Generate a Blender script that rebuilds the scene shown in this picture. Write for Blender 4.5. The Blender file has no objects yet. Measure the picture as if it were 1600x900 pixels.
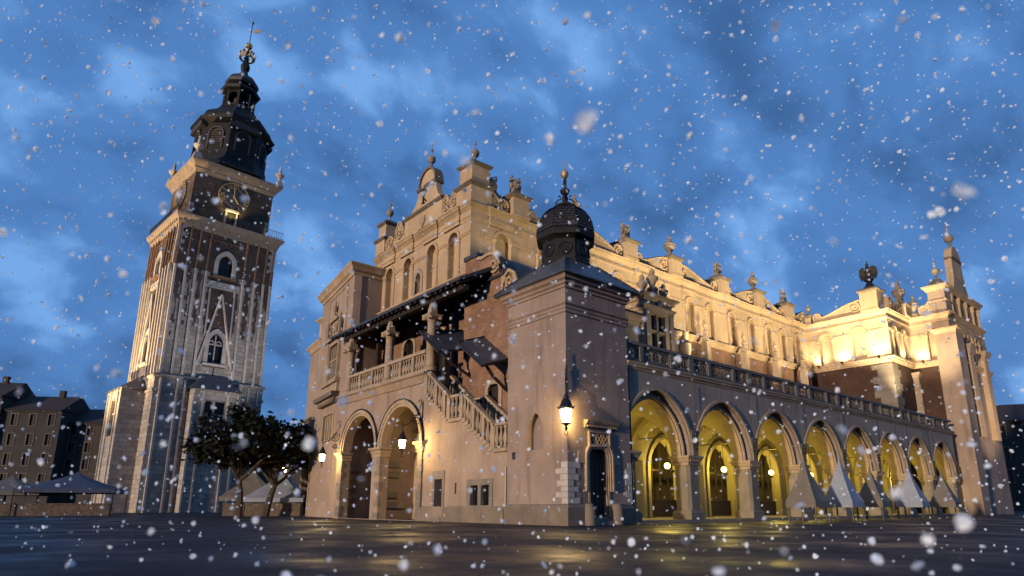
import bpy, bmesh, math, random
from math import sin, cos, pi, radians, sqrt, atan2
from mathutils import Vector, Matrix, noise
from mathutils.geometry import tessellate_polygon
random.seed(7)
S = bpy.context.scene
COL = S.collection

# ------------------------------------------------------------------ camera, sky, sun, exposure
PITCH, YAW = .2382, .7090
EV = Vector((cos(YAW), -sin(YAW), 0)); NV = Vector((sin(YAW), cos(YAW), 0))
FW = NV*cos(PITCH) + Vector((0, 0, sin(PITCH))); UP = -NV*sin(PITCH) + Vector((0, 0, cos(PITCH)))
CAM = Vector((-16.67, -17.32, .70))
cd = bpy.data.cameras.new('camera'); co = bpy.data.objects.new('camera', cd); COL.objects.link(co)
co.matrix_world = Matrix(((EV.x, UP.x, -FW.x, CAM.x), (EV.y, UP.y, -FW.y, CAM.y), (EV.z, UP.z, -FW.z, CAM.z), (0, 0, 0, 1)))
cd.sensor_width = 36; cd.lens = 36*993/1600; cd.shift_x = -29/1600; cd.shift_y = 100/1600
cd.clip_start = .05; cd.clip_end = 5000
cd.dof.use_dof = True; cd.dof.focus_distance = 34; cd.dof.aperture_fstop = .95
S.camera = co

SUN_EL = radians(5); SUN_DIR = Vector((1, .16, 0)).normalized()      # the warm low light travels along +X
W = bpy.data.worlds.new('World'); S.world = W; W.use_nodes = True
nt = W.node_tree; nt.nodes.clear()
def wn(t, **k):
    n = nt.nodes.new(t)
    for a, b in k.items(): setattr(n, a, b)
    return n
sky = wn('ShaderNodeTexSky', sky_type='NISHITA', sun_disc=False); sky.sun_elevation = SUN_EL
sky.sun_rotation = atan2(-SUN_DIR.x, -SUN_DIR.y)
tc = wn('ShaderNodeTexCoord'); sep = wn('ShaderNodeSeparateXYZ'); nt.links.new(tc.outputs['Generated'], sep.inputs[0])
def wm(op, a, b=None):
    n = wn('ShaderNodeMath', operation=op)
    for i, v in enumerate((a, b)):
        if v is None: continue
        if hasattr(v, 'links'): nt.links.new(v, n.inputs[i])
        else: n.inputs[i].default_value = v
    return n.outputs[0]
dz = wm('ADD', wm('MAXIMUM', sep.outputs[2], 0.0), .75)
cu = wm('DIVIDE', sep.outputs[0], dz); cv = wm('DIVIDE', sep.outputs[1], dz)
cmb = wn('ShaderNodeCombineXYZ'); nt.links.new(cu, cmb.inputs[0]); nt.links.new(cv, cmb.inputs[1])
mp = wn('ShaderNodeMapping'); mp.inputs['Rotation'].default_value = (0, 0, radians(35)); mp.inputs['Scale'].default_value = (1.0, 1.2, 1)
mp.inputs['Location'].default_value = (2.3, 4.1, 0); nt.links.new(cmb.outputs[0], mp.inputs[0])
n1 = wn('ShaderNodeTexNoise'); n1.inputs['Scale'].default_value = 3.1; n1.inputs['Detail'].default_value = 3; n1.inputs['Roughness'].default_value = .45; n1.inputs['Distortion'].default_value = 0
n2 = wn('ShaderNodeTexNoise'); n2.inputs['Scale'].default_value = 10.5; n2.inputs['Detail'].default_value = 4; n2.inputs['Roughness'].default_value = .5; n2.inputs['Distortion'].default_value = .25
nt.links.new(mp.outputs[0], n1.inputs['Vector']); nt.links.new(mp.outputs[0], n2.inputs['Vector'])
cl_ = wm('ADD', wm('MULTIPLY', n1.outputs['Fac'], .56), wm('MULTIPLY', n2.outputs['Fac'], .44))
rp = wn('ShaderNodeValToRGB'); cr = rp.color_ramp; cr.interpolation = 'EASE'
cr.elements[0].position = .36; cr.elements[0].color = (.050, .145, .37, 1)
cr.elements[1].position = .61; cr.elements[1].color = (.20, .44, .90, 1)
e_ = cr.elements.new(.5); e_.color = (.089, .242, .59, 1)
nt.links.new(cl_, rp.inputs[0])
sc_ = wn('ShaderNodeMix', data_type='RGBA', blend_type='MULTIPLY'); sc_.inputs[0].default_value = 1
nt.links.new(sky.outputs[0], sc_.inputs[6]); sc_.inputs[7].default_value = (.05, .05, .05, 1)
mx = wn('ShaderNodeMix', data_type='RGBA'); mx.inputs[0].default_value = .9
nt.links.new(sc_.outputs[2], mx.inputs[6]); nt.links.new(rp.outputs[0], mx.inputs[7])
bg = wn('ShaderNodeBackground'); bg.inputs[1].default_value = 1.0
nt.links.new(mx.outputs[2], bg.inputs[0])
wo = wn('ShaderNodeOutputWorld'); nt.links.new(bg.outputs[0], wo.inputs[0])

sd = bpy.data.lights.new('sun', 'SUN'); sd.energy = 4.3; sd.angle = radians(2); sd.color = (1, .77, .56)  # added low sun, standing in for the warm street lamps of the square
so = bpy.data.objects.new('sun', sd); COL.objects.link(so)
ldir = (SUN_DIR*cos(SUN_EL) - Vector((0, 0, sin(SUN_EL)))).normalized()
so.rotation_euler = ldir.to_track_quat('-Z', 'Y').to_euler()
vs = S.view_settings; vs.view_transform = 'Standard'; vs.look = 'None'; vs.exposure = 0; vs.gamma = 1; vs.use_curve_mapping = False
S.cycles.use_denoising = True; S.cycles.max_bounces = 6; S.cycles.diffuse_bounces = 3; S.cycles.glossy_bounces = 3
S.cycles.transparent_max_bounces = 12; S.cycles.sample_clamp_indirect = 4; S.cycles.caustics_reflective = False; S.cycles.caustics_refractive = False

# ------------------------------------------------------------------ materials
MATS = {}
class NB:
    def __init__(s, name):
        s.m = bpy.data.materials.new(name); s.m.use_nodes = True; s.t = s.m.node_tree; s.b = s.t.nodes['Principled BSDF']; MATS[name] = s.m
        s.geo = s.n('ShaderNodeNewGeometry')
    def n(s, t, ins=None, **k):
        n = s.t.nodes.new(t)
        for a, b in k.items(): setattr(n, a, b)
        for a, b in (ins or {}).items():
            if hasattr(b, 'links'): s.t.links.new(b, n.inputs[a])
            else: n.inputs[a].default_value = b
        return n
    def l(s, a, b): s.t.links.new(a, b)
    def pos(s, scale=(1, 1, 1)):
        return s.n('ShaderNodeMapping', {'Vector': s.geo.outputs['Position'], 'Scale': scale}).outputs[0]
    def noise(s, scale, detail=4, rough=.55, vec=None, dist=0):
        return s.n('ShaderNodeTexNoise', {'Vector': vec or s.geo.outputs['Position'], 'Scale': scale, 'Detail': detail, 'Roughness': rough, 'Distortion': dist}).outputs['Fac']
    def ramp(s, fac, a, ca, b, cb):
        r = s.n('ShaderNodeValToRGB', {'Fac': fac}); e = r.color_ramp.elements
        e[0].position = a; e[0].color = (*ca, 1); e[1].position = b; e[1].color = (*cb, 1); return r.outputs[0]
    def mix(s, fac, a, b, mode='MIX'):
        n = s.n('ShaderNodeMix', data_type='RGBA', blend_type=mode)
        for i, v in ((0, fac), (6, a), (7, b)):
            if hasattr(v, 'links'): s.l(v, n.inputs[i])
            else: n.inputs[i].default_value = v if i == 0 else (*v, 1)
        return n.outputs[2]
    def bump(s, h, strength=.3, dist=.02, prev=None):
        i = {'Height': h, 'Strength': strength, 'Distance': dist}
        if prev: i['Normal'] = prev
        return s.n('ShaderNodeBump', i).outputs[0]
    def out(s, col, rough=.85, normal=None, metal=0, spec=.3):
        b = s.b
        if hasattr(col, 'links'): s.l(col, b.inputs['Base Color'])
        else: b.inputs['Base Color'].default_value = (*col, 1)
        if hasattr(rough, 'links'): s.l(rough, b.inputs['Roughness'])
        else: b.inputs['Roughness'].default_value = rough
        b.inputs['Metallic'].default_value = metal; b.inputs['Specular IOR Level'].default_value = spec
        if normal: s.l(normal, b.inputs['Normal'])
        return s.m
def dk(c, k): return tuple(x*k for x in c)

def plaster(name, c, stain=.55, streak=.25):
    q = NB(name); c = (c[0]*.76, c[1]*.71, c[2]*.62)
    a = q.noise(.55, 5, .6); b = q.noise(6, 4, .6)
    st = q.noise(1.0, 5, .65, q.pos((2.2, 2.2, .22)), .4)
    col = q.ramp(a, .3, dk(c, .70), .72, dk(c, 1.10))
    col = q.mix(q.n('ShaderNodeMath', {0: q.ramp(b, .35, (0, 0, 0), .75, (1, 1, 1)), 1: .25}, operation='MULTIPLY').outputs[0], col, dk(c, .72))
    col = q.mix(q.n('ShaderNodeMath', {0: q.ramp(st, .52, (0, 0, 0), .74, (1, 1, 1)), 1: min(.9, streak*2.4)}, operation='MULTIPLY').outputs[0], col, dk((c[0]*.9, c[1]*.88, c[2]*.9), stain))
    nm = q.bump(q.noise(38, 3), .25, .012, q.bump(a, .3, .08))
    return q.out(col, .88, nm)
plaster('plaster_cream', (.51, .395, .28))
plaster('plaster_facade', (.37, .292, .250), .5, .3)
plaster('plaster_pavilion', (.315, .252, .238), .5, .3)
plaster('plaster_arcade', (.35, .305, .285), .5, .35)
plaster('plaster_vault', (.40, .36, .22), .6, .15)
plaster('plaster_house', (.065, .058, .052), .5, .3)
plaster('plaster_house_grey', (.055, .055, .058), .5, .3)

def stone(name, c, rough=.85, block=None, dark=.55):
    q = NB(name); c = (c[0]*.78, c[1]*.73, c[2]*.66)
    a = q.noise(1.3, 6, .62); b = q.noise(9, 5, .65)
    col = q.ramp(a, .3, dk(c, .68), .72, dk(c, 1.1))
    col = q.mix(q.ramp(b, .5, (0, 0, 0), .8, (.5, .5, .5)), col, dk(c, dark))
    nm = q.bump(q.noise(24, 5, .65), .4, .02)
    if block:
        xyz = q.n('ShaderNodeSeparateXYZ', {0: q.geo.outputs['Position']})
        u = q.n('ShaderNodeMath', {0: xyz.outputs[0], 1: xyz.outputs[1]}, operation='ADD').outputs[0]
        vv = q.n('ShaderNodeCombineXYZ', {0: u, 1: xyz.outputs[2]}).outputs[0]
        br = q.n('ShaderNodeTexBrick', {'Vector': vv, 'Color1': (.62, .62, .62, 1), 'Color2': (1.12, 1.1, 1.06, 1), 'Mortar': (.38, .36, .34, 1), 'Scale': 1.0, 'Mortar Size': block[2], 'Brick Width': block[0], 'Row Height': block[1], 'Bias': .15})
        col = q.mix(.8, col, q.mix(1, col, br.outputs[0], 'MULTIPLY'))
        nm = q.bump(br.outputs['Fac'], .6, -.03, nm)
    return q.out(col, rough, nm)
stone('stone_trim', (.38, .31, .24))
stone('stone_grey', (.22, .20, .18))
stone('stone_sill', (.17, .145, .12))
stone('stone_white', (.44, .41, .39), block=(.95, .52, .02))
stone('stone_tooth', (.54, .51, .49))
stone('stone_dark', (.17, .165, .165))
stone('stone_plinth', (.25, .21, .175), block=(1.5, .8, .012))
stone('stone_statue', (.29, .25, .205), dark=.35)

def brick(name, c1, c2, mort, bw=.28, bh=.088, rough=.9):
    q = NB(name); c1 = dk(c1, .8); c2 = dk(c2, .8); mort = dk(mort, .8)
    xyz = q.n('ShaderNodeSeparateXYZ', {0: q.geo.outputs['Position']})
    u = q.n('ShaderNodeMath', {0: xyz.outputs[0], 1: xyz.outputs[1]}, operation='ADD').outputs[0]
    vv = q.n('ShaderNodeCombineXYZ', {0: u, 1: xyz.outputs[2]}).outputs[0]
    br = q.n('ShaderNodeTexBrick', {'Vector': vv, 'Color1': (*c1, 1), 'Color2': (*c2, 1), 'Mortar': (*mort, 1), 'Scale': 1.0, 'Mortar Size': .009, 'Brick Width': bw, 'Row Height': bh, 'Bias': 0})
    pat = q.noise(.9, 5, .6)
    col = q.mix(q.ramp(pat, .38, (0, 0, 0), .7, (.75, .75, .75)), br.outputs[0], dk(c1, .55))
    sp = q.noise(11, 3, .6)
    col = q.mix(q.ramp(sp, .58, (0, 0, 0), .68, (.6, .6, .6)), col, dk(c1, .35))
    nm = q.bump(br.outputs['Fac'], .7, -.02, q.bump(q.noise(30, 4), .3, .01))
    return q.out(col, rough, nm)
brick('brick_red', (.22, .105, .060), (.31, .16, .095), (.30, .25, .19))
brick('brick_tower', (.095, .062, .044), (.145, .098, .068), (.14, .125, .11), .42, .15)
brick('brick_shaded', (.065, .030, .020), (.09, .042, .026), (.07, .06, .05))  # darker brick: shade on the transept's lower walls put into the colour

def slate(name, c, w=.3, h=.22, diag=True, rough=.42):
    q = NB(name)
    xyz = q.n('ShaderNodeSeparateXYZ', {0: q.geo.outputs['Position']})
    u = q.n('ShaderNodeMath', {0: xyz.outputs[0], 1: xyz.outputs[1]}, operation='ADD').outputs[0]
    vv = q.n('ShaderNodeCombineXYZ', {0: u, 1: xyz.outputs[2]}).outputs[0]
    if diag: vv = q.n('ShaderNodeMapping', {'Vector': vv, 'Rotation': (0, 0, radians(40))}).outputs[0]
    br = q.n('ShaderNodeTexBrick', {'Vector': vv, 'Color1': (*dk(c, .75), 1), 'Color2': (*dk(c, 1.3), 1), 'Mortar': (*dk(c, .3), 1), 'Scale': 1.0, 'Mortar Size': .014, 'Brick Width': w, 'Row Height': h})
    if diag: br.offset = 0
    nm = q.bump(br.outputs['Fac'], .9, -.03, q.bump(q.noise(7, 4), .4, .03))
    return q.out(br.outputs[0], rough, nm, 0, .5)
slate('slate', (.040, .046, .062))
slate('slate_flat', (.050, .052, .060), .34, .16, False)

def plain(name, c, rough=.5, metal=0, var=.35, sc=5, bump=.2, spec=.4):
    q = NB(name); a = q.noise(sc, 5, .6)
    col = q.ramp(a, .3, dk(c, 1-var), .72, dk(c, 1+var*.6))
    return q.out(col, rough, q.bump(q.noise(sc*4, 4), bump, .01), metal, spec)
plain('copper_black', (.012, .011, .011), .62, 0, .5, 2.5, .3, .22)
plain('copper_patina', (.034, .030, .028), .55, .1, .6, 6, .3)
plain('lead_roof', (.055, .055, .060), .45, .4, .4, 3)
plain('iron', (.012, .012, .013), .45, .5)
plain('wood_dark', (.016, .010, .007), .65, 0, .5, 8, .4)
plain('wood_beam', (.050, .030, .018), .75, 0, .5, 8, .4)
plain('gold', (.70, .46, .14), .32, 1, .35, 6, .2)
plain('gilt_dull', (.36, .26, .12), .55, .6, .4, 4)
plain('glass_dark', (.010, .010, .012), .2, 0, .4, 3, .15, .25)
plain('clock_plate', (.075, .066, .055), .4, .3, .4, 3)
plain('canvas_white', (.20, .225, .28), .8, 0, .15, 2, .1)
plain('canvas_blue', (.035, .045, .085), .8, 0, .2, 2, .1)
plain('canvas_cream', (.12, .105, .09), .8, 0, .2, 2, .1)
plain('goods', (.10, .07, .05), .8, 0, .6, 4)
plain('bark', (.045, .034, .026), .9, 0, .4, 6, .5)
plain('roof_tile', (.03, .018, .016), .8, 0, .4, 3, .4)
plain('hill_green', (.025, .034, .026), .95, 0, .3, .02)
plain('interior_dark', (.05, .036, .025), .85, 0, .4, 2)
q = NB('leaf'); col = q.ramp(q.noise(1.1, 3), .3, (.005, .007, .005), .75, (.012, .015, .008)); q.out(col, .7, None, 0, .2)
q = NB('snow_flake'); q.out((.86, .93, 1.0), .6, None, 0, .1)
tr = q.n('ShaderNodeBsdfTranslucent', {'Color': (.86, .93, 1.0, 1)}); mxs = q.n('ShaderNodeMixShader', {0: .45, 1: q.b.outputs[0], 2: tr.outputs[0]})
q.l(mxs.outputs[0], q.t.nodes['Material Output'].inputs[0])

q = NB('paving')      # damp stone paving of the square
br = q.n('ShaderNodeTexBrick', {'Vector': q.n('ShaderNodeMapping', {'Vector': q.geo.outputs['Position'], 'Rotation': (0, 0, radians(23))}).outputs[0], 'Color1': (.011, .013, .022, 1), 'Color2': (.021, .023, .036, 1), 'Mortar': (.006, .006, .008, 1), 'Scale': 1.0, 'Mortar Size': .018, 'Brick Width': .62, 'Row Height': .4})
wet = q.noise(.35, 5, .6); col = q.mix(q.ramp(q.noise(3, 5), .3, (0, 0, 0), .8, (.7, .7, .7)), br.outputs[0], (.016, .016, .020))
rg = q.ramp(wet, .36, (.33, .33, .33), .60, (.80, .80, .80))
q.out(col, rg, q.bump(br.outputs['Fac'], .5, -.02, q.bump(q.noise(9, 5), .5, .03)), 0, .14)

def emit(name, c, st, mixt=0.0):
    q = NB(name); em = q.n('ShaderNodeEmission', {'Color': (*c, 1), 'Strength': st}); o = q.t.nodes['Material Output']
    if mixt:
        t = q.n('ShaderNodeBsdfTransparent'); m = q.n('ShaderNodeMixShader', {0: mixt, 1: em.outputs[0], 2: t.outputs[0]}); q.l(m.outputs[0], o.inputs[0])
    else: q.l(em.outputs[0], o.inputs[0])
emit('lamp_glass', (1, .72, .30), 30, .55)
emit('lamp_glass_yellow', (1, .74, .22), 22, .55)
emit('flood_lens', (1, .80, .46), 18, .6)

# ------------------------------------------------------------------ mesh helpers
class MB:
    def __init__(s, xf=None): s.v = []; s.f = []; s.xf = xf
    def add(s, vs, fs):
        o = len(s.v)
        s.v += [tuple(s.xf(Vector(p))) if s.xf else tuple(p) for p in vs]
        s.f += [tuple(i+o for i in f) for f in fs]
        return s
    def box(s, x0, y0, z0, x1, y1, z1):
        return s.add([(x0, y0, z0), (x1, y0, z0), (x1, y1, z0), (x0, y1, z0), (x0, y0, z1), (x1, y0, z1), (x1, y1, z1), (x0, y1, z1)],
                     [(0, 3, 2, 1), (4, 5, 6, 7), (0, 1, 5, 4), (1, 2, 6, 5), (2, 3, 7, 6), (3, 0, 4, 7)])
    def frus(s, c, z0, a0, z1, a1, b0=None, b1=None):
        b0 = a0 if b0 is None else b0; b1 = a1 if b1 is None else b1
        x, y = c
        return s.add([(x-a0, y-b0, z0), (x+a0, y-b0, z0), (x+a0, y+b0, z0), (x-a0, y+b0, z0), (x-a1, y-b1, z1), (x+a1, y-b1, z1), (x+a1, y+b1, z1), (x-a1, y+b1, z1)],
                     [(0, 3, 2, 1), (4, 5, 6, 7), (0, 1, 5, 4), (1, 2, 6, 5), (2, 3, 7, 6), (3, 0, 4, 7)])
    def prism(s, outer, fn, d0, d1, holes=()):
        loops = [outer]+list(holes); flat = [p for l in loops for p in l]; n = len(flat)
        tris = tessellate_polygon([[Vector((p[0], p[1], 0)) for p in l] for l in loops])
        vs = [fn(p[0], p[1], d0) for p in flat]+[fn(p[0], p[1], d1) for p in flat]
        fs = [tuple(t) for t in tris]+[tuple(i+n for i in reversed(t)) for t in tris]
        o = 0
        for l in loops:
            k = len(l)
            for i in range(k): j = (i+1) % k; fs.append((o+i, o+j, o+j+n, o+i+n))
            o += k
        return s.add(vs, fs)
    def lathe(s, prof, c=(0, 0, 0), seg=12, rot=0, sx=1, sy=1):
        vs = []; fs = []
        for r, z in prof:
            for k in range(seg):
                a = rot+2*pi*k/seg; vs.append((c[0]+r*cos(a)*sx, c[1]+r*sin(a)*sy, c[2]+z))
        for i in range(len(prof)-1):
            for k in range(seg):
                j = (k+1) % seg; fs.append((i*seg+k, i*seg+j, (i+1)*seg+j, (i+1)*seg+k))
        fs.append(tuple(reversed(range(seg)))); fs.append(tuple(range((len(prof)-1)*seg, len(prof)*seg)))
        return s.add(vs, fs)
    def ell(s, c, rx, ry, rz, seg=10, rings=6):
        return s.lathe([(sin(pi*i/rings) if 0 < i < rings else .02, -cos(pi*i/rings)*rz) for i in range(rings+1)], c, seg, 0, rx, ry)
    def tube(s, pts, r, seg=6, closed=False):
        pts = [Vector(p) for p in pts]; n = len(pts); vs = []; fs = []
        for i, p in enumerate(pts):
            if closed: t = pts[(i+1) % n]-pts[i-1]
            else: t = pts[min(i+1, n-1)]-pts[max(i-1, 0)]
            t.normalize(); a = Vector((0, 0, 1)) if abs(t.z) < .9 else Vector((1, 0, 0))
            u = t.cross(a).normalized(); w = t.cross(u)
            rr = r[i] if isinstance(r, (list, tuple)) else r
            for k in range(seg): q = 2*pi*k/seg; vs.append(p+(u*cos(q)+w*sin(q))*rr)
        for i in range(n if closed else n-1):
            for k in range(seg):
                j = (k+1) % seg; i2 = (i+1) % n; fs.append((i*seg+k, i*seg+j, i2*seg+j, i2*seg+k))
        if not closed: fs += [tuple(reversed(range(seg))), tuple(range((n-1)*seg, n*seg))]
        return s.add(vs, fs)
    def sweep(s, path, prof, closed=False):
        """profile [(out, z)] along a plan path; outward is the right hand side of the walking direction"""
        n = len(path); P = [Vector(p).to_2d() for p in path]; off = []
        for i in range(n):
            a = P[i]-P[i-1] if (closed or i > 0) else None; b = P[(i+1) % n]-P[i] if (closed or i < n-1) else None
            na = Vector((a.y, -a.x)).normalized() if a else None; nb = Vector((b.y, -b.x)).normalized() if b else None
            if na is None: off.append(nb)
            elif nb is None: off.append(na)
            else:
                m = na+nb; d = m.dot(m); off.append(m*(2/d) if d > .05 else na)
        k = len(prof); vs = []; fs = []
        for p, o in zip(P, off):
            for d, z in prof: vs.append((p.x+o.x*d, p.y+o.y*d, z))
        for i in range(n if closed else n-1):
            i2 = (i+1) % n
            for j in range(k): j2 = (j+1) % k; fs.append((i*k+j, i2*k+j, i2*k+j2, i*k+j2))
        if not closed: fs += [tuple(range(k)), tuple(reversed(range((n-1)*k, n*k)))]
        return s.add(vs, fs)
    def mesh(s, name, mat, smooth=True, angle=32):
        me = bpy.data.meshes.new(name); me.from_pydata(s.v, [], s.f)
        bm = bmesh.new(); bm.from_mesh(me); bmesh.ops.recalc_face_normals(bm, faces=bm.faces); bm.to_mesh(me); bm.free()
        if mat: me.materials.append(MATS[mat])
        if smooth:
            me.polygons.foreach_set('use_smooth', [True]*len(me.polygons)); me.set_sharp_from_angle(angle=radians(angle))
        return me
    def build(s, name, mat, parent=None, **k):
        return inst(name, s.mesh(name, mat, **k), parent)
def inst(name, me, parent=None, loc=(0, 0, 0), rz=0, scale=None):
    o = bpy.data.objects.new(name, me); COL.objects.link(o); o.location = loc; o.rotation_euler = (0, 0, rz)
    if scale: o.scale = scale
    if parent: o.parent = parent
    return o
def tag(o, label, cat, group=None):
    o['label'] = label; o['category'] = cat
    if group: o['group'] = group
    return o
def thing(name, label, cat, loc=(0, 0, 0), rz=0, group=None):
    return tag(inst(name, None, None, loc, rz), label, cat, group)
def struct(o): o['kind'] = 'structure'; return o
def copy_tree(o, parent=None):
    c = o.copy(); COL.objects.link(c); c.parent = parent
    for ch in list(o.children): copy_tree(ch, c)
    return c
def FX(x0): return lambda u, v, d: (x0+d, u, v)
def FY(y0): return lambda u, v, d: (u, y0+d, v)
def arch(c, a, z0, zs, rise=None, n=8):
    """closed opening outline, anticlockwise from the lower right"""
    rise = a if rise is None else rise
    if abs(rise-a) < 1e-6:
        top = [(c+a*cos(pi*i/(2*n)), zs+a*sin(pi*i/(2*n))) for i in range(2*n+1)]
    else:
        R = (a*a+rise*rise)/(2*a); t1 = math.asin(min(1, rise/R))
        if rise > R: t1 = pi-t1
        r = [(c+a-R+R*cos(t1*i/n), zs+R*sin(t1*i/n)) for i in range(n+1)]
        top = r+[(2*c-x, z) for x, z in reversed(r[:-1])]
    return ([(c+a, z0)] if z0 < zs-1e-6 else [])+top+([(c-a, z0)] if z0 < zs-1e-6 else [])
def ring(c, a0, a1, z0, zs, r0=None, r1=None, n=8):
    return arch(c, a1, z0, zs, r1, n)+list(reversed(arch(c, a0, z0, zs, r0, n)))
def spiral(c, r, turns=1.75, start=0, sgn=1, n=22):
    return [(c[0]+sgn*r*(1-.86*i/n)*cos(start+turns*2*pi*i/n), c[1]+r*(1-.86*i/n)*sin(start+turns*2*pi*i/n)) for i in range(n+1)]
def jog(a, b, spans, d=.13):
    """plan path from a to b with stretches set forward by d"""
    a = Vector(a); b = Vector(b); t = (b-a); L = t.length; t /= L; nn = Vector((t.y, -t.x)); out = [a]
    for s0, s1 in spans:
        if s0 > .02: out += [a+t*s0, a+t*s0+nn*d]
        else: out[0] = a+nn*d
        if s1 < L-.02: out += [a+t*s1+nn*d, a+t*s1]
        else: out.append(a+t*L+nn*d); return out
    out.append(b); return out
BALUSTER = MB().lathe([(.085, 0), (.085, .06), (.05, .08), (.105, .26), (.09, .36), (.045, .52), (.05, .60), (.08, .63), (.08, .70)], seg=7).mesh('baluster', 'stone_trim')
BALL_FINIAL = MB().lathe([(.30, 0), (.26, .1), (.12, .2), (.10, .38), (.17, .44), (.08, .52), (.10, .62), (.30, .78), (.40, .98), (.42, 1.12), (.36, 1.34), (.18, 1.50), (.07, 1.58), (.05, 1.95), (.14, 2.05), (.14, 2.16), (.04, 2.28), (.02, 2.85)], seg=14).mesh('finial', 'stone_statue')
URN = MB().lathe([(.34, 0), (.34, .10), (.20, .18), (.13, .32), (.20, .42), (.36, .62), (.43, .80), (.38, .90), (.46, .95), (.44, 1.02), (.28, 1.10), (.20, 1.30), (.11, 1.45), (.15, 1.55), (.10, 1.68), (.02, 1.82)], seg=12).mesh('urn', 'stone_statue')
def mascaron():
    m = MB(); m.frus((0, 0), 0, .40, .16, .34, .3, .26); m.frus((0, 0), .16, .26, .42, .30, .2, .22)
    m.ell((0, -.02, .66), .31, .27, .36, 10, 7); m.ell((0, -.28, .60), .07, .08, .11, 6, 4); m.ell((0, -.22, .44), .16, .1, .08, 8, 4)
    for sx in (-1, 1):
        m.ell((sx*.13, -.24, .72), .08, .07, .05, 6, 4); m.ell((sx*.33, 0, .62), .12, .16, .24, 8, 5); m.ell((sx*.30, .02, .98), .13, .14, .16, 8, 5)
        m.tube([(sx*.2, .0, .9), (sx*.40, -.02, 1.08), (sx*.36, -.04, 1.26), (sx*.20, -.04, 1.24)], .06, 6)
    m.ell((0, 0, 1.02), .16, .16, .16, 8, 5); m.ell((0, .1, .5), .3, .2, .4, 8, 5)
    return m.mesh('mask_figure', 'stone_statue')
MASC = mascaron()
exec_later = []

# ================================================================== SETTING
g = MB(); R = 1500
g.add([(-R, -R, 0), (R, -R, 0), (R, R, 0), (-R, R, 0)], [(0, 1, 2, 3)])
struct(g.build('ground', 'paving'))
def cam_pt(e, n, z=0): p = CAM+EV*e+NV*n; return Vector((p.x, p.y, z))
hm = MB(); c0 = cam_pt(-330, 760, -2)
vs = []; fs = []; NX, NY = 40, 16
for j in range(NY+1):
    for i in range(NX+1):
        u = i/NX*2-1; v = j/NY*2-1; p = c0+EV*u*420+NV*v*160
        h = 88*max(0, (1-u*u))**1.2*max(0, 1-v*v)*(1+.3*noise.noise(Vector((u*4, v*3, 1)))); vs.append((p.x, p.y, -2+h))
for j in range(NY):
    for i in range(NX): a = j*(NX+1)+i; fs.append((a, a+1, a+NX+2, a+NX+1))
struct(hm.add(vs, fs).build('hills', 'hill_green'))

# ================================================================== CLOTH HALL
HALL = thing('cloth_hall', 'long floodlit Renaissance market hall with arcades, carved roof parapet and domed corner pavilion', 'market hall')
# ---- corner pavilion
PW = 3.6
door_hole = arch(1.68, .51, .30, 2.55, .34, 5)
slit = [(1.50, 3.15), (1.50, 3.85), (1.40, 3.85), (1.40, 3.15)]
niche = arch(1.81, .47, 2.88, 3.55, .80, 6)
pav = MB()
pav.prism([(0, 0), (PW, 0), (PW, 9.35), (0, 9.35)], FY(0), 0, .35, [door_hole])
pav.prism([(.35, 0), (PW, 0), (PW, 9.35), (.35, 9.35)], FX(0), 0, .35, [niche, [(3.06, 2.56), (3.30, 2.56), (3.30, 2.86), (3.06, 2.86)]])
pav.box(PW-.3, .35, 0, PW, PW, 9.35); pav.box(.35, PW-.3, 0, PW-.3, PW, 9.35); pav.box(.35, .35, 9.1, PW-.3, PW-.3, 9.3)
PAV = pav.build('pavilion_wall', 'plaster_pavilion', HALL)
nb = MB(); nb.prism(niche, FX(.30), 0, .08); nb.build('niche_back', 'plaster_pavilion', PAV)
nb = MB(); nb.prism([(1.30, 3.0), (1.62, 3.0), (1.62, 3.95), (1.30, 3.95)], FX(.24), 0, .07, [slit]); nb.build('slit_frame', 'stone_trim', PAV)
nb = MB(); nb.box(.29, 1.36, 3.1, .30, 1.54, 3.9); nb.build('slit_pane', 'glass_dark', PAV)
nb = MB(); nb.box(.30, 3.0, 2.5, .34, 3.36, 2.92); nb.build('vent_back', 'interior_dark', PAV)
plp = [(0, PW), (0, 0), (PW, 0)]
for z0, prof in ((8.10, [(-.05, 8.18), (.05, 8.18), (.05, 8.30), (.09, 8.34), (.09, 8.44), (.16, 8.50), (.16, 8.58), (-.05, 8.64)]),):
    MB().sweep([(0, PW-.003), (0, 0), (PW-.003, 0)], prof).build('string_course', 'plaster_pavilion', PAV)
MB().sweep([(PW, PW), (0, PW), (0, 0), (PW, 0)], [(-.05, 9.2), (.06, 9.2), (.06, 9.30), (.15, 9.36), (.15, 9.44), (.28, 9.52), (.28, 9.60), (.36, 9.66), (-.05, 9.70)], True).build('cornice', 'plaster_pavilion', PAV)
pb = MB(); pb.sweep([(0, PW+.002), (0, 0), (1.08, 0)], [(-.02, 0), (.16, 0), (.16, .66), (.08, .76), (-.02, .78)]); pb.build('plinth', 'stone_plinth', PAV)
pb = MB(); pb.sweep([(2.34, 0), (PW, 0)], [(-.02, 0), (.16, 0), (.16, .62), (.08, .72), (-.02, .74)]); pb.build('plinth', 'stone_plinth', PAV)
for cx_, cy_, r_ in ((.95, -.16, .24), (2.50, -.14, .26)):     # rounded guard stones beside the door
    MB().lathe([(r_, 0), (r_*1.02, .35), (r_*.92, .66), (r_*.6, .80), (.03, .84)], (cx_, cy_, 0), 12).build('guard_stone', 'stone_plinth', PAV)
z = .80
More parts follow.
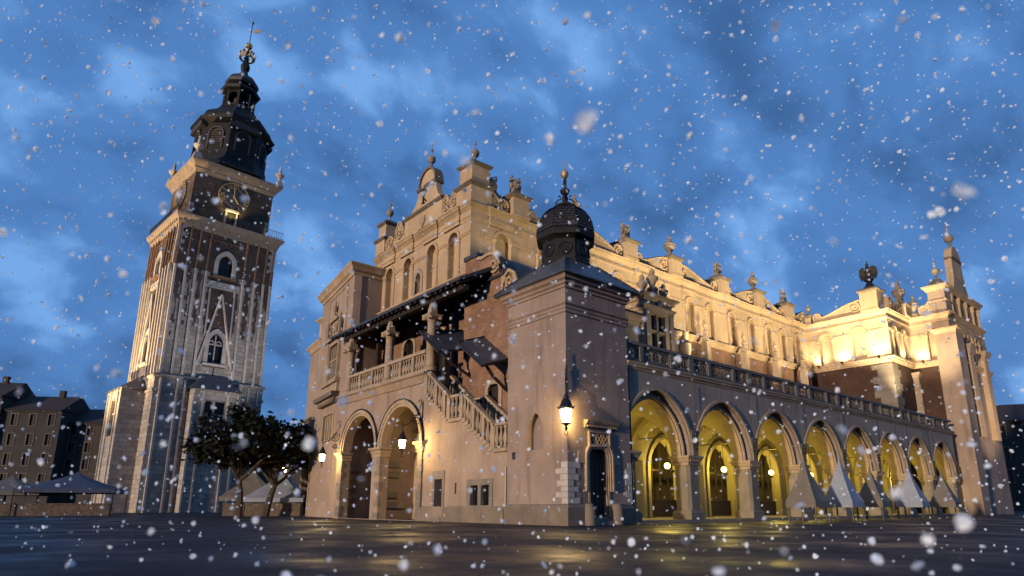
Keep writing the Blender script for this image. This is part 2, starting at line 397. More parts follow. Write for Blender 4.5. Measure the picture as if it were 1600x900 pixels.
for i in range(7):        # corner quoins
    h = random.uniform(.20, .27); a, b = (.62, .34) if i % 2 else (.34, .60)
    a += random.uniform(-.06, .06); b += random.uniform(-.06, .06)
    MB().add([(-.022, a, z), (-.022, -.022, z), (b, -.022, z), (b, .05, z), (.05, .05, z), (.05, a, z), (-.022, a, z+h-.02), (-.022, -.022, z+h-.02), (b, -.022, z+h-.02), (b, .05, z+h-.02), (.05, .05, z+h-.02), (.05, a, z+h-.02)],
             [(0, 1, 4, 5), (1, 2, 3, 4), (6, 11, 10, 7), (7, 10, 9, 8), (0, 6, 7, 1), (1, 7, 8, 2), (2, 8, 9, 3), (3, 9, 10, 4), (4, 10, 11, 5), (5, 11, 6, 0)]).build('quoin', 'stone_tooth', PAV, smooth=False)
    z += h
z = .85
for i in range(7):
    h = random.uniform(.20, .27); b = .22+.16*(i % 2)
    MB().box(PW-b, -.02, z, PW-.01, .04, z+h-.02).build('quoin', 'stone_tooth', PAV, smooth=False); z += h
# door with carved surround
D = MB(); D.prism(arch(1.68, .52, .28, 2.55, .35, 5), FY(.26), 0, .06); D = D.build('door', 'wood_dark', HALL)
for i in range(4): MB().box(1.19+i*.25, .225, .34, 1.41+i*.25, .262, 2.6).build('plank', 'wood_dark', D)
MB().lathe([(.05, 0), (.05, .03)], (0, 0, 0), 8).build('handle', 'iron', D).location = (1.3, .215, 1.4)
MB().box(1.0, -.25, 0, 2.4, .3, .15).build('step', 'stone_grey', D); MB().box(1.08, -.02, .15, 2.28, .3, .29).build('step', 'stone_grey', D)
for k, (a0, a1, dd) in enumerate(((.51, .60, -.03), (.60, .70, -.07), (.70, .78, -.11))):
    MB().prism(ring(1.68, a0, a1, 1.25 if k else .3, 2.55, .34+k*.05, .40+k*.05, 5), FY(0), dd, .05+k*.01).build('surround', 'stone_trim', D)
for sx in (-1, 1):
    MB().box(1.68+sx*.86-.28, -.045, 2.30, 1.68+sx*.86+.28, .03, 2.74).build('ear_block', 'stone_trim', D, smooth=False)
tr_ = MB(); tr_.prism([(1.10, 2.98), (2.30, 2.98), (2.30, 3.55), (1.10, 3.55)], FY(0), -.10, .02, [[(1.17, 3.04), (2.23, 3.04), (2.23, 3.49), (1.17, 3.49)]])
TRC = tr_.build('transom', 'stone_trim', D)
for i in range(3):
    cx = 1.35+i*.35; t = MB()
    t.tube([(cx+.165*cos(a), -.05, 3.265+.20*sin(a)) for a in [k*pi/8 for k in range(16)]], .022, 5, True)
    t.tube([(cx-.16, -.05, 3.05), (cx, -.05, 3.265), (cx+.16, -.05, 3.48)], .02, 5); t.tube([(cx+.16, -.05, 3.05), (cx, -.05, 3.265), (cx-.16, -.05, 3.48)], .02, 5)
    t.build('tracery', 'stone_trim', TRC)
MB().box(1.15, -.02, 3.02, 2.25, -.005, 3.51).build('backing', 'interior_dark', TRC)
MB().sweep([(.90, 0), (2.72, 0)], [(-.02, 3.68), (.08, 3.68), (.10, 3.78), (.20, 3.86), (.24, 3.95), (-.02, 3.98)]).build('hood', 'stone_trim', D)
for i in range(12): MB().box(.97+i*.145, -.15, 3.70, 1.05+i*.145, -.07, 3.77).build('dentil', 'stone_trim', D, smooth=False)
# roof and domed lantern
rf = MB(); hh = 2.28
rf.add([(1.8-hh, 1.8-hh, 9.66), (1.8+hh, 1.8-hh, 9.66), (1.8+hh, 1.8+hh, 9.66), (1.8-hh, 1.8+hh, 9.66), (1.8-hh, 1.8-hh, 9.72), (1.8+hh, 1.8-hh, 9.72), (1.8+hh, 1.8+hh, 9.72), (1.8-hh, 1.8+hh, 9.72), (.85, .85, 10.98), (2.75, .85, 10.98), (2.75, 2.75, 10.98), (.85, 2.75, 10.98)],
       [(0, 3, 2, 1), (0, 1, 5, 4), (1, 2, 6, 5), (2, 3, 7, 6), (3, 0, 4, 7), (4, 5, 9, 8), (5, 6, 10, 9), (6, 7, 11, 10), (7, 4, 8, 11), (8, 9, 10, 11)])
PR = rf.build('pavilion_roof', 'slate_flat', HALL, smooth=False)
for sx, sy in ((-1, -1), (1, -1), (-1, 1)):
    MB().tube([(1.8+sx*hh, 1.8+sy*hh, 9.74), (1.8+sx*.96, 1.8+sy*.96, 11.0)], .04, 5).build('hip_roll', 'lead_roof', PR)
rot8 = pi/8; c = (1.8, 1.8, 0)
MB().lathe([(1.16, 10.85), (1.16, 11.0), (1.08, 11.05), (1.08, 11.98), (1.14, 12.02), (1.30, 12.10), (1.36, 12.12), (1.40, 12.32), (1.36, 12.42)], c, 8, rot8).build('lantern_drum', 'copper_black', PR, smooth=False)
for k in range(8):
    a = k*pi/4+pi/4*0; nx, ny = cos(a), sin(a); rr = 1.08*cos(pi/8)
    p0 = Vector((1.8+nx*rr, 1.8+ny*rr, 11.55)); t = Vector((-ny, nx, 0)); nv = Vector((nx, ny, 0))
    m = MB(); m.tube([p0+nv*.02+t*.27*cos(b)+Vector((0, 0, .27*sin(b))) for b in [i*pi/8 for i in range(16)]], .045, 5, True); m.build('oculus', 'copper_black', PR)
    m = MB(); m.add([p0+nv*.012+t*.26*cos(b)+Vector((0, 0, .26*sin(b))) for b in [i*pi/8 for i in range(16)]], [tuple(range(16))]); m.build('oculus_pane', 'iron', PR, smooth=False)
dprof = [(1.36, 12.42), (1.335, 12.62), (1.27, 12.90), (1.15, 13.20), (.97, 13.48), (.74, 13.70), (.48, 13.84), (.40, 13.88)]
DM = MB().lathe([(r-.03, z) for r, z in dprof], c, 8, rot8).build('dome', 'copper_black', PR, smooth=False)
sh = MB()          # overlapping scale shingles laid in rows on the eight dome faces
def dome_r(z):
    for (r0, z0), (r1, z1) in zip(dprof, dprof[1:]):
        if z0 <= z <= z1: return r0+(r1-r0)*(z-z0)/(z1-z0)
    return .4
zrow = 12.44; row = 0
while zrow < 13.72:
    st = .155*(1 if zrow < 13.3 else .75); r0 = dome_r(zrow); r1 = dome_r(min(13.86, zrow+st*1.25))
    for k in range(8):
        a = k*pi/4; nv = Vector((cos(a), sin(a), 0)); t = Vector((-sin(a), cos(a), 0)); hw = r0*sin(pi/8); n_ = max(2, int(hw*2/.19)); wq = 2*hw/n_
        for i in range(n_+(row % 2)):
            u = -hw+wq*(i+.5-(.5 if row % 2 else 0)); w2 = wq*.47
            lo, hi = max(-hw, u-w2), min(hw, u+w2)
            if hi-lo < .05: continue
            B = Vector((1.8, 1.8, 0)); q0 = cos(pi/8)
            def P(uu, zz, rr, lift): return B+nv*(rr*q0+lift)+t*uu+Vector((0, 0, zz))
            m_ = (lo+hi)/2
            sh.add([P(lo, zrow+st*.3, dome_r(zrow+st*.3), .030), P(m_, zrow, r0, .045), P(hi, zrow+st*.3, dome_r(zrow+st*.3), .030), P(hi, zrow+st*1.2, r1, -.01), P(lo, zrow+st*1.2, r1, -.01)], [(0, 1, 2, 3, 4)])
    zrow += st; row += 1
o = sh.build('shingles', 'copper_patina', PR, smooth=False); o['kind'] = 'stuff'
for k in range(8):
    a = k*pi/4+rot8
    MB().tube([(1.8+r*cos(a), 1.8+r*sin(a), z) for r, z in dprof], .032, 5).build('rib', 'copper_black', PR)
fin = MB(); fin.lathe([(.52, 13.84), (.52, 13.92), (.40, 14.0), (.22, 14.04), (.12, 14.2), (.16, 14.34), (.10, 14.48), (.22, 14.66), (.22, 14.76), (.09, 14.84), (.07, 15.36)], c, 10)
for k in range(4):
    a = k*pi/2+pi/4; fin.tube([(1.8+cos(a)*r, 1.8+sin(a)*r, z) for r, z in ((.36, 14.02), (.42, 14.14), (.32, 14.28), (.2, 14.3), (.22, 14.46), (.3, 14.5))], .035, 5)
fin = fin.build('finial', 'copper_black', PR)
MB().lathe([(.05, 15.34), (.14, 15.42), (.19, 15.55), (.17, 15.68), (.08, 15.78), (.02, 15.84), (.012, 16.3)], c, 12).build('finial_ball', 'gilt_dull', PR)

# ---- long arcade
BAY = 5.13; P0 = 8.15; NB_ = 8; XEND = P0+BAY*(NB_-1)      # piers at P0+k*BAY, first bay starts at P0-BAY
cents = [P0-BAY/2+k*BAY for k in range(NB_)]
ZS = 2.95
a1, r1_, a2, r2_ = 2.40, 2.74, 2.05, 2.40
notch = [(PW, ZS)]
top = [(XEND+.5, 6.5), (PW, 6.5)]
def arcade_outline(a, r, x0, x1):
    pts = [(x0, ZS)]
    for cx in cents:
        arc = arch(cx, a, ZS, ZS, r, 10)          # runs right to left
        arc = [(x, z_) for x, z_ in reversed(arc) if x0+.02 < x < x1-.02]; pts += arc
    pts += [(x1, ZS), (x1, 6.5), (x0, 6.5)]
    return pts
AW = MB().prism(arcade_outline(a1, r1_, PW, XEND+.5), FY(0), .12, .46).build('arcade_wall', 'plaster_arcade', HALL)
MB().prism(arcade_outline(a2, r2_, PW, XEND+.5), FY(0), .462, 1.0).build('inner_order', 'stone_trim', AW)
for cx in cents:
    MB().prism(ring(cx, a1, a1+.13, ZS, ZS, r1_, r1_+.15, 10), FY(0), .03, .2).build('hood_mould', 'stone_trim', AW)
    rl = MB(); rl.tube([(x, .40, z_) for x, z_ in arch(cx, a2+.10, ZS, ZS, r2_+.11, 10)], .075, 6); rl.build('roll_moulding', 'stone_trim', AW)
PIER = None
for k in range(NB_+1):
    x = P0+(k-1)*BAY
    if k == 0: x = PW+.30
    w = .42 if k else .26
    m = MB(); ch = .12
    pts = [(-w+ch, .16), (w-ch, .16), (w, .16+ch), (w, 1.0-ch), (w-ch, 1.0), (-w+ch, 1.0), (-w, 1.0-ch), (-w, .16+ch)]
    m.prism(pts, lambda u, v, d: (x+u, v, d), .14, 2.60); PI_ = m.build('pier', 'stone_grey', HALL, smooth=False)
    m = MB(); m.sweep([(x-w, .16), (x+w, .16), (x+w, 1.0), (x-w, 1.0)], [(-.1, .13), (.10, .13), (.10, .42), (.03, .52), (-.1, .54)], True); m.build('base', 'stone_grey', PI_)
    m = MB(); m.sweep([(x-w, .16), (x+w, .16), (x+w, 1.0), (x-w, 1.0)], [(-.1, 2.52), (.03, 2.52), (.05, 2.58), (.03, 2.62), (.12, 2.82), (.16, 2.84), (.16, 2.945), (-.1, 2.947)], True); cp = m.build('capital', 'stone_trim', PI_)
    lf = MB()
    for i in range(6):
        u = x-w-.02+(i+.5)*(2*w+.04)/6
        lf.ell((u, .085, 2.72), .065, .05, .085, 6, 4); lf.ell((u, .055, 2.79), .04, .04, .035, 6, 4)
    for i in range(6): lf.ell((x-w-.075, .18+(i+.5)*.82/6, 2.72), .05, .065, .085, 6, 4)
    lf.build('leaf_carving', 'stone_trim', PI_)
    if k:
        m = MB(); m.prism([(x-.17, ZS+.002), (x+.17, ZS+.002), (x+.24, 3.55), (x+.26, 4.02), (x+.16, 4.12), (x-.16, 4.12), (x-.26, 4.02), (x-.24, 3.55)], FY(0), .0, .14); m.build('spandrel_block', 'stone_grey', AW)
        m = MB(); m.tube([(x, -.04, 3.30), (x, -.04, 3.98)], .03, 5)
        for zz, rr in ((3.42, .07), (3.62, .12), (3.82, .09)):
            m.tube([(x+rr*cos(b), -.04, zz+rr*.7*sin(b)) for b in [i*pi/5 for i in range(10)]], .022, 5, True)
        m.tube([(x-.15, -.04, 3.62), (x+.15, -.04, 3.62)], .025, 5); m.frus((x, -.04), 3.98, .035, 4.08, .003); m.frus((x, -.04), 3.2, .003, 3.3, .035)
        m.build('wall_anchor', 'iron', AW)
        MB().tube([(x+.02, .0, 4.2), (x+.02, .0, 6.4)], .012, 5).build('cable', 'iron', AW)
# vaults, transverse arches, back wall
YB = 3.75
def hpoint(t, a, rise):
    t = min(abs(t), a); Rr = (a*a+rise*rise)/(2*a); x_ = t+Rr-a
    return sqrt(max(0, Rr*Rr-x_*x_))
for cx in cents:
    vs = []; fs = []; nx, ny = 28, 16
    for j in range(ny+1):
        for i in range(nx+1):
            x = cx-BAY/2+BAY*i/nx; y = .99+(YB-.99)*j/ny
            z_ = ZS+max(hpoint(x-cx, 2.1, 2.42), hpoint(y-(YB+.99)/2, (YB-.99)/2, 2.05)); vs.append((max(x, PW+.01), y, z_))
    for j in range(ny):
        for i in range(nx): a = j*(nx+1)+i; fs.append((a, a+1, a+nx+2, a+nx+1))
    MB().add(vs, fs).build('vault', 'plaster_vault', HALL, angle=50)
for k in range(NB_):
    x = P0+k*BAY
    o_ = [(.98, ZS)]+[(u, v) for u, v in reversed(arch(2.37, 1.22, ZS, ZS, 1.75, 8))]+[(YB, ZS), (YB, 6.4), (.98, 6.4)]
    T = MB().prism(o_, FX(x-.30), 0, .60).build('transverse_arch', 'plaster_vault', HALL)
    MB().tube([(x, .95, 3.95), (x, YB, 3.95)], .022, 5).build('tie_rod', 'iron', T)
    MB().box(x-.34, YB-.34, .14, x+.34, YB+.002, 2.93).build('respond', 'plaster_vault', T)
holes = [arch(cx, 1.28, .16, 2.55, 1.62, 8) for cx in cents]
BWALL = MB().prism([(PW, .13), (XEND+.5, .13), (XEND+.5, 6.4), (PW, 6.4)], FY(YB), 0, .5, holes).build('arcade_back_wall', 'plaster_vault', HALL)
for cx in cents:
    MB().prism(ring(cx, 1.28, 1.50, .16, 2.55, 1.62, 1.86, 8), FY(YB), -.06, .02).build('door_arch', 'plaster_vault', BWALL)
    s_ = MB(); s_.box(cx-1.26, YB+.32, .16, cx+1.26, YB+.36, .95); s_.box(cx-1.26, YB+.30, .95, cx+1.26, YB+.42, 1.02); s_.build('stall_front', 'wood_dark', BWALL)
    for i in range(3): MB().box(cx-.66+i*.66-.03, YB+.36, .95, cx-.66+i*.66+.03, YB+.42, 4.0).build('mullion', 'wood_dark', BWALL)
    MB().box(cx-1.26, YB+.36, 2.5, cx+1.26, YB+.42, 2.6).build('transom_bar', 'wood_dark', BWALL)
rm = MB(); rm.box(PW+.02, YB+2.6, .12, XEND+.5, YB+2.7, 6.4); rm.box(PW+.02, YB+.5, 4.6, XEND+.5, YB+2.6, 4.7); rm.build('shop_interior', 'interior_dark', HALL)
MB().box(PW, .05, 0, XEND+.5, YB+2.6, .13).build('arcade_floor', 'stone_grey', HALL)
MB().box(PW+.002, -.30, 0, XEND+.5, .05, .07).build('arcade_step', 'stone_grey', HALL)
MB().tube([(PW+.10, .05, .2), (PW+.10, .05, 6.4)], .045, 6).build('downpipe', 'iron', HALL)
# ---- terrace parapet
PAR = MB().sweep([(PW, .12), (XEND+.6, .12)], [(-.3, 6.42), (.03, 6.42), (.06, 6.50), (.14, 6.56), (.14, 6.62), (.20, 6.68), (.20, 6.74), (-.3, 6.76)]).build('parapet_cornice', 'stone_trim', HALL)
MB().box(PW, .10, 6.75, XEND+.6, .34, 6.86).build('bottom_rail', 'stone_dark', PAR)
MB().box(PW, .06, 7.54, XEND+.6, .38, 7.68).build('top_rail', 'stone_dark', PAR)
def tracery(w, n):
    m = MB(); h = .62
    m.prism([(0, 0), (w, 0), (w, h), (0, h)], FY(0), -.07, .05, [[(.06, .06), (w-.06, .06), (w-.06, h-.06), (.06, h-.06)]])
    s = (w-.12)/n
    for i in range(n):
        cx = .06+s*(i+.5); r = min(s/2, .25)-.005
        m.tube([(cx+r*cos(a), -.02, h/2+r*sin(a)) for a in [k*pi/7 for k in range(14)]], .026, 5, True)
        for b in range(4):
            q_ = b*pi/2+pi/4; m.tube([(cx+r*.5*cos(q_)+.1*cos(t), -.02, h/2+r*.5*sin(q_)+.1*sin(t)) for t in [k*pi/4 for k in range(8)]], .018, 4, True)
        for sx in (-1, 1): m.tube([(cx+sx*s/2, -.02, .06), (cx+sx*r*.72, -.02, h/2-r*.72)], .02, 4); m.tube([(cx+sx*s/2, -.02, h-.06), (cx+sx*r*.72, -.02, h/2+r*.72)], .02, 4)
    return m
TN = tracery(1.2, 2).mesh('tracery_panel', 'stone_dark'); TW = tracery(1.93, 3).mesh('tracery_panel', 'stone_dark')
for k in range(NB_):
    x = P0-BAY+k*BAY
    lay = [(0, .36, None), (.36, 1.2, TN), (1.56, .22, None), (1.78, 1.93, TW), (3.71, .22, None), (3.93, 1.2, TN)]
    for off, w, me in lay:
        if x+off < PW-.05: continue
        if me: inst('tracery_panel', me, PAR, (x+off-.0, .20, 6.89))
        else: MB().box(x+off+.001, .08, 6.86, x+off+w-.001, .36, 7.54).build('post', 'stone_dark', PAR, smooth=False)
inst('tracery_panel', TN, PAR, (PW+.2, .20, 6.89)); MB().box(PW+.001, .08, 6.86, PW+.2, .36, 7.54).build('post', 'stone_dark', PAR)
MB().box(PW, .4, 6.45, XEND+.5, 10.1, 6.66).build('terrace', 'stone_grey', HALL)

# ---- great hall: brick lower wall, plaster blind arcade, crest
XA, YA = 2.4, 10.1; XT, YT, X2, Y3, XR = 41.6, 2.83, 46.6, -.39, 57.0
ZB, ZC = 13.15, 17.5
hb = MB(); hb.prism([(XA+.3, 6.3), (XT, 6.3), (XT, ZB-.3), (XA+.3, ZB-.3)], FY(YA), .12, .6); hb.prism([(YA+.12, 0), (21.6, 0), (21.6, ZB-.3), (YA+.12, ZB-.3)], FX(XA), .12, .6, [arch(13.2, .62, 7.4, 10.15, None, 6), arch(16.6, .62, 7.4, 10.15, None, 6)])
LOWER = hb.build('hall_lower_wall', 'brick_red', HALL)
for y in (13.2, 16.6):
    MB().prism(ring(y, .62, .84, 7.4, 10.15, None, None, 6), FX(XA), .04, .3).build('window_surround', 'stone_trim', LOWER)
    w_ = MB(); w_.prism(arch(y, .64, 7.4, 10.15, None, 6), FX(XA+.35), 0, .03); w_ = w_.build('window', 'glass_dark', LOWER)
    MB().box(XA+.31, y-.03, 7.4, XA+.35, y+.03, 10.7).build('mullion', 'wood_dark', w_)
    MB().box(XA+.31, y-.6, 8.3, XA+.35, y+.6, 8.36).build('glazing_bar', 'wood_dark', w_)
cb = MB(); cb.box(XA+.65, YA+.65, 6.2, XT+15, 21.2, 16.6); cb.build('hall_core', 'brick_shaded', HALL)
outer_path = [(XA, 21.6), (XA, YA), (XT, YA), (XT, YT), (X2, YT), (X2, Y3), (XR, Y3)]
LED = MB().sweep(outer_path, [(-.5, ZB-.32), (.02, ZB-.32), (.06, ZB-.20), (.16, ZB-.12), (.16, ZB-.02), (.30, ZB+.06), (.30, ZB+.14), (-.5, ZB+.20)]).build('ledge_moulding', 'plaster_cream', HALL)

side_niches = [4.65, 7.95, 11.3, 14.75, 17.5, 19.75, 23.0, 25.6, 28.7, 31.7, 34.5, 37.0, 39.7]
end_niches = [11.75, 14.1, 16.95, 19.35]
tr_niches = [8.35, 5.35]; tr2_niches = [.9]; short_niches = [42.9, 45.0]
NW, NZS = .50, 15.72
def niche_wall(name, u0, u1, z0, z1, cs, F, mat='plaster_cream', nw=NW, extra=()):
    loops = [arch(c_, nw, ZB+.20, NZS, None, 7) for c_ in cs]+list(extra)
    o = MB().prism([(u0, z0), (u1, z0), (u1, z1), (u0, z1)], F, 0, .5, loops).build(name, mat, HALL)
    for c_ in cs:
        MB().prism([(p[0], p[1]) for p in arch(c_, nw+.01, ZB+.19, NZS, None, 7)], F, .34, .40).build('niche_back', mat, o)
        MB().prism(ring(c_, nw, nw+.17, NZS, NZS, None, None, 7), F, -.10, .05).build('niche_arch', mat, o)
        for s_ in (-1, 1):
            px_, py_, _ = F(c_+s_*(nw+.09), 0, -.03)
            MB().lathe([(.12, ZB+.20), (.12, ZB+.34), (.085, ZB+.40), (.075, NZS-.32), (.11, NZS-.29), (.08, NZS-.26), (.10, NZS-.15), (.15, NZS-.10), (.15, NZS+.005)], (px_, py_, 0), 8).build('colonnette', mat, o)
    # recessed frieze line: architrave between the niches
    edges = sorted([u0]+[c_-nw-.17 for c_ in cs]+[c_+nw+.17 for c_ in cs]+[u1])
    for i in range(0, len(edges), 2):
        if edges[i+1]-edges[i] > .15:
            m = MB()
            a_, b_ = edges[i]+.01, edges[i+1]-.01
            for (d_, za, zb) in ((-.05, NZS-.05, NZS+.06), (-.09, NZS+.06, NZS+.16)):
                p = [(a_, za), (b_, za), (b_, zb), (a_, zb)]; m.prism(p, F, d_, .05)
            m.build('impost_band', mat, o)
    return o
SIDE = niche_wall('attic_side_wall', XA+.5, XT, ZB, ZC-.3, side_niches, FY(YA))
pw_ = arch(15.65, .33, 13.55, 14.35, .55, 5)
END = niche_wall('attic_end_wall', YA, 21.6, ZB, ZC-.3, end_niches, FX(XA), extra=[pw_])
MB().prism(ring(15.65, .33, .56, 13.45, 14.35, .55, .85, 5), FX(XA), -.06, .1).build('window_surround', 'stone_trim', END)
MB().prism(pw_, FX(XA), .30, .34).build('blind_window', 'plaster_facade', END)
TR1 = niche_wall('transept_side_wall', YT+.5, YA-.002, ZB, ZC-.3, tr_niches, FX(XT), nw=.55)
TR2 = niche_wall('transept_return_wall', XT, X2, ZB, ZC-.3, short_niches, FY(YT), nw=.42)
TR3 = niche_wall('transept_inner_wall', Y3+.5, YT-.002, ZB, ZC-.3, tr2_niches, FX(X2), nw=.5)
# cornice with stretches set forward
def spans_for(cs, L, u0, rev=False, w=.62):
    sp = []
    for c_ in cs:
        a_ = (u0-c_ if rev else c_-u0)
        sp.append((max(a_-w-.35, 0), a_+w))
    out = []
    for a_, b_ in sorted(sp):
        if out and a_-out[-1][1] < .25: out[-1] = (out[-1][0], b_)
        else: out.append((a_, b_))
    return [s for s in out if s[1] < L-.1 and s[0] > .05]
path = [Vector((XA, 21.6))]
path += jog((XA, 21.6), (XA, YA), spans_for(sorted(end_niches, reverse=True), 11.5, 21.6, True), .12)[1:-1]+[Vector((XA, YA))]
sj = spans_for(side_niches[::2], XT-XA, XA)
path += jog((XA, YA), (XT, YA), sj, .12)[1:-1]+[Vector(p) for p in outer_path[2:]]
CORN = MB().sweep(path, [(-.5, ZC-.98), (.02, ZC-.98), (.03, ZC-.80), (.08, ZC-.76), (.08, ZC-.60), (-.02, ZC-.58), (-.02, ZC-.36), (.06, ZC-.30), (.12, ZC-.20), (.22, ZC-.14), (.22, ZC-.07), (.30, ZC), (-.5, ZC+.02)]).build('attic_cornice', 'plaster_cream', HALL)

# crest pieces
def crest_seg(F, ua, ub, ha, hb_, name='crest_scroll'):
    """curved coping between two pedestals; ha/hb_ = 'lo' small curl end or 'hi' high shoulder end"""
    L = ub-ua; z0 = ZC+.02; n = 26; top_ = []
    def hgt(t):
        A = {'lo': .34, 'hi': 1.35}; a_, b_ = A[ha], A[hb_]
        s = t*t*(3-2*t); h = a_+(b_-a_)*s
        if ha == hb_ == 'lo': h = .34+.35*sin(pi*t)
        if ha == hb_ == 'hi': h = 1.30-.70*sin(pi*t)
        return h
    for i in range(n+1):
        t = i/n; u = ua+L*t; h = hgt(t)
        if ha == 'lo' and (u-ua) < .80: d_ = (u-ua-.38)/.42; h = max(h, .52+.42*sqrt(max(0, 1-d_*d_)))
        if hb_ == 'lo' and (ub-u) < .80: d_ = (ub-u-.38)/.42; h = max(h, .52+.42*sqrt(max(0, 1-d_*d_)))
        top_.append((u, z0+h))
    o = MB().prism([(ua, z0)]+[(ub, z0)]+list(reversed(top_)), F, .0, .42).build(name, 'plaster_cream', HALL)
    m = MB(); m.tube([F(u, z, -.02) for u, z in top_], .07, 6); m.build('rim', 'plaster_cream', o)
    cp = MB(); cp.prism([(u, z+.03) for u, z in top_]+[(u, z+.09) for u, z in reversed(top_)], F, -.04, .46); cp.build('coping', 'lead_roof', o)
    for end, uu, sg in ((ha, ua, 1), (hb_, ub, -1)):
        if end == 'lo': pts = spiral((uu+sg*.42, z0+.50), .40, 1.4, pi/2, sg)
        else: pts = spiral((uu+sg*.62, z0+.72), .50, 1.4, pi*.75, sg)
        m = MB(); m.tube([F(u, z, -.05) for u, z in pts], [.075-.045*i/len(pts) for i in range(len(pts))], 6); m.build('volute', 'plaster_cream', o)
    return o
def pedestal(F, u, w=.62, h=1.45, fig=None, rz=0, d=.9, figs=1.0):
    z0 = ZC+.015; q = F(u, 0, .22)[:2]
    m = MB(); m.frus(q, z0, w, z0+.16, w); m.frus(q, z0+.16, w-.05, z0+h-.2, w-.05); o = m.build('pedestal', 'plaster_cream', HALL, smooth=False)
    m = MB(); m.frus(q, z0+h-.2, w-.02, z0+h-.08, w+.12); m.frus(q, z0+h-.08, w+.14, z0+h+.02, w+.14); m.frus(q, z0+h+.02, w+.06, z0+h+.28, w-.24); m.build('cap', 'stone_sill', o, smooth=False)
    if fig is not None: inst(fig.name.split('.')[0], fig, o, (q[0], q[1], z0+h+.26), rz, (figs,)*3)
    return o
FS = FY(YA)
side_ped = [(5.8, 'lo', MASC), (10.9, 'hi', URN), (15.95, 'lo', MASC), (21.1, 'hi', URN), (27.5, 'lo', MASC), (33.0, 'hi', URN), (38.2, 'lo', MASC)]
for u, k, f in side_ped: pedestal(FS, u, .66, 1.42 if k == 'lo' else 1.5, f, 0, figs=.98)
seq = [(XA+1.0, 'hi')]+[(u, k) for u, k, _ in side_ped]+[(XT, 'hi')]
for (ua, ka), (ub, kb) in zip(seq, seq[1:]):
    w0 = 0 if ua == seq[0][0] else .66; w1 = 0 if ub == XT else .66
    crest_seg(FS, ua+w0+.005, ub-w1-.005, ka, kb)
# corner posts of the end gable
def corner_post(x, y, zt, w=.62, name='corner_post'):
    z0 = ZC+.02; zm = z0+1.25
    m = MB(); m.frus((x, y), z0, w+.12, zm-.1, w+.12); m.frus((x, y), zm+.08, w, zt, w); o = m.build(name, 'plaster_cream', HALL, smooth=False)
    m = MB(); m.frus((x, y), zm-.12, w+.16, zm, w+.26); m.frus((x, y), zm, w+.28, zm+.09, w+.28); m.build('band', 'stone_sill', o, smooth=False)
    m = MB(); m.frus((x, y), zt-.12, w+.02, zt, w+.14); m.frus((x, y), zt, w+.16, zt+.10, w+.16); m.frus((x, y), zt+.1, w+.1, zt+.42, .2); m.build('cap', 'stone_sill', o, smooth=False)
    inst('finial', BALL_FINIAL, o, (x, y, zt+.36), 0, (.62, .62, .62)); return o
corner_post(XA+.62, YA+.62, 20.15); corner_post(XA+.5, 20.9, 20.0, .5)
inst('crown_figure', MASC, HALL, (XA+2.0, YA+.75, 19.0), 0, (.85, .85, 1.0)).parent = HALL
MB().box(XA+1.45, YA+.45, ZC+.03, XA+2.5, YA+1.15, 19.0).build('figure_base', 'plaster_cream', HALL)
FE = FX(XA)
m = MB(); m.prism([(13.2, ZC+.02), (17.75, ZC+.02), (17.75, 19.05), (13.2, 19.05)], FE, 0, .5); CG = m.build('gable_panel', 'plaster_cream', HALL)
MB().sweep([(XA, 17.75), (XA, 13.2)], [(-.5, 19.0), (.04, 19.0), (.14, 19.12), (.14, 19.22), (-.5, 19.26)]).build('gable_shelf', 'stone_sill', CG)
flare = [(17.7, 19.26)]+[(16.15+1.55*(1-sin(t)), 19.26+1.35*(1-cos(t))) for t in [i*pi/16 for i in range(1, 8)]]+[(16.12, 20.6), (14.05, 20.6)]
flare += [(14.03-.9*(1-sin(t)) , 19.26+1.35*(1-cos(t))) for t in [i*pi/16 for i in range(7, 0, -1)]]+[(13.15, 19.26)]
MB().prism(flare, FE, .02, .45).build('gable_flare', 'plaster_cream', CG)
MB().sweep([(XA, 16.2), (XA, 13.95)], [(-.55, 20.52), (.05, 20.52), (.14, 20.62), (.14, 20.70), (-.55, 20.74)]).build('gable_band', 'stone_sill', CG)
MB().prism([(15.07+.9*cos(t), 20.74+.02+1.02*sin(t)) for t in [i*pi/12 for i in range(13)]], FE, .06, .5).build('gable_cap', 'plaster_cream', CG)
MB().prism(ring(15.07, .9, 1.02, 20.75, 20.75, 1.02, 1.14, 8) if False else [(15.07+1.04*cos(t), 20.76+1.16*sin(t)) for t in [i*pi/12 for i in range(13)]]+[(15.07+.9*cos(t), 20.76+1.02*sin(t)) for t in [i*pi/12 for i in range(12, -1, -1)]], FE, -.06, .56).build('gable_cap_rim', 'stone_sill', CG)
inst('finial', BALL_FINIAL, CG, (XA+.25, 15.07, 21.86), 0, (.66, .66, .66))
em = MB(); em.tube([FE(u, z, -.03) for u, z in ((15.45, 19.55), (15.45, 20.35))], .05, 5); em.tube([FE(u, z, -.03) for u, z in ((15.45, 19.95), (15.10, 20.38))], .05, 5); em.tube([FE(u, z, -.03) for u, z in ((15.45, 19.95), (15.08, 19.55))], .05, 5)
em.tube([FE(u, z, -.03) for u, z in ((15.62, 19.55), (15.28, 19.55))], .035, 5); em.tube([FE(u, z, -.03) for u, z in ((15.65, 20.45), (15.55, 20.36), (15.45, 20.48), (15.35, 20.36), (15.25, 20.45))], .03, 5)
em.build('monogram', 'iron', CG)
sh_ = MB(); sh_.prism([(15.75, 18.62), (15.15, 18.62), (15.12, 18.25), (15.45, 17.85), (15.78, 18.25)], FE, -.07, .02); sh_.build('shield', 'stone_trim', CG)
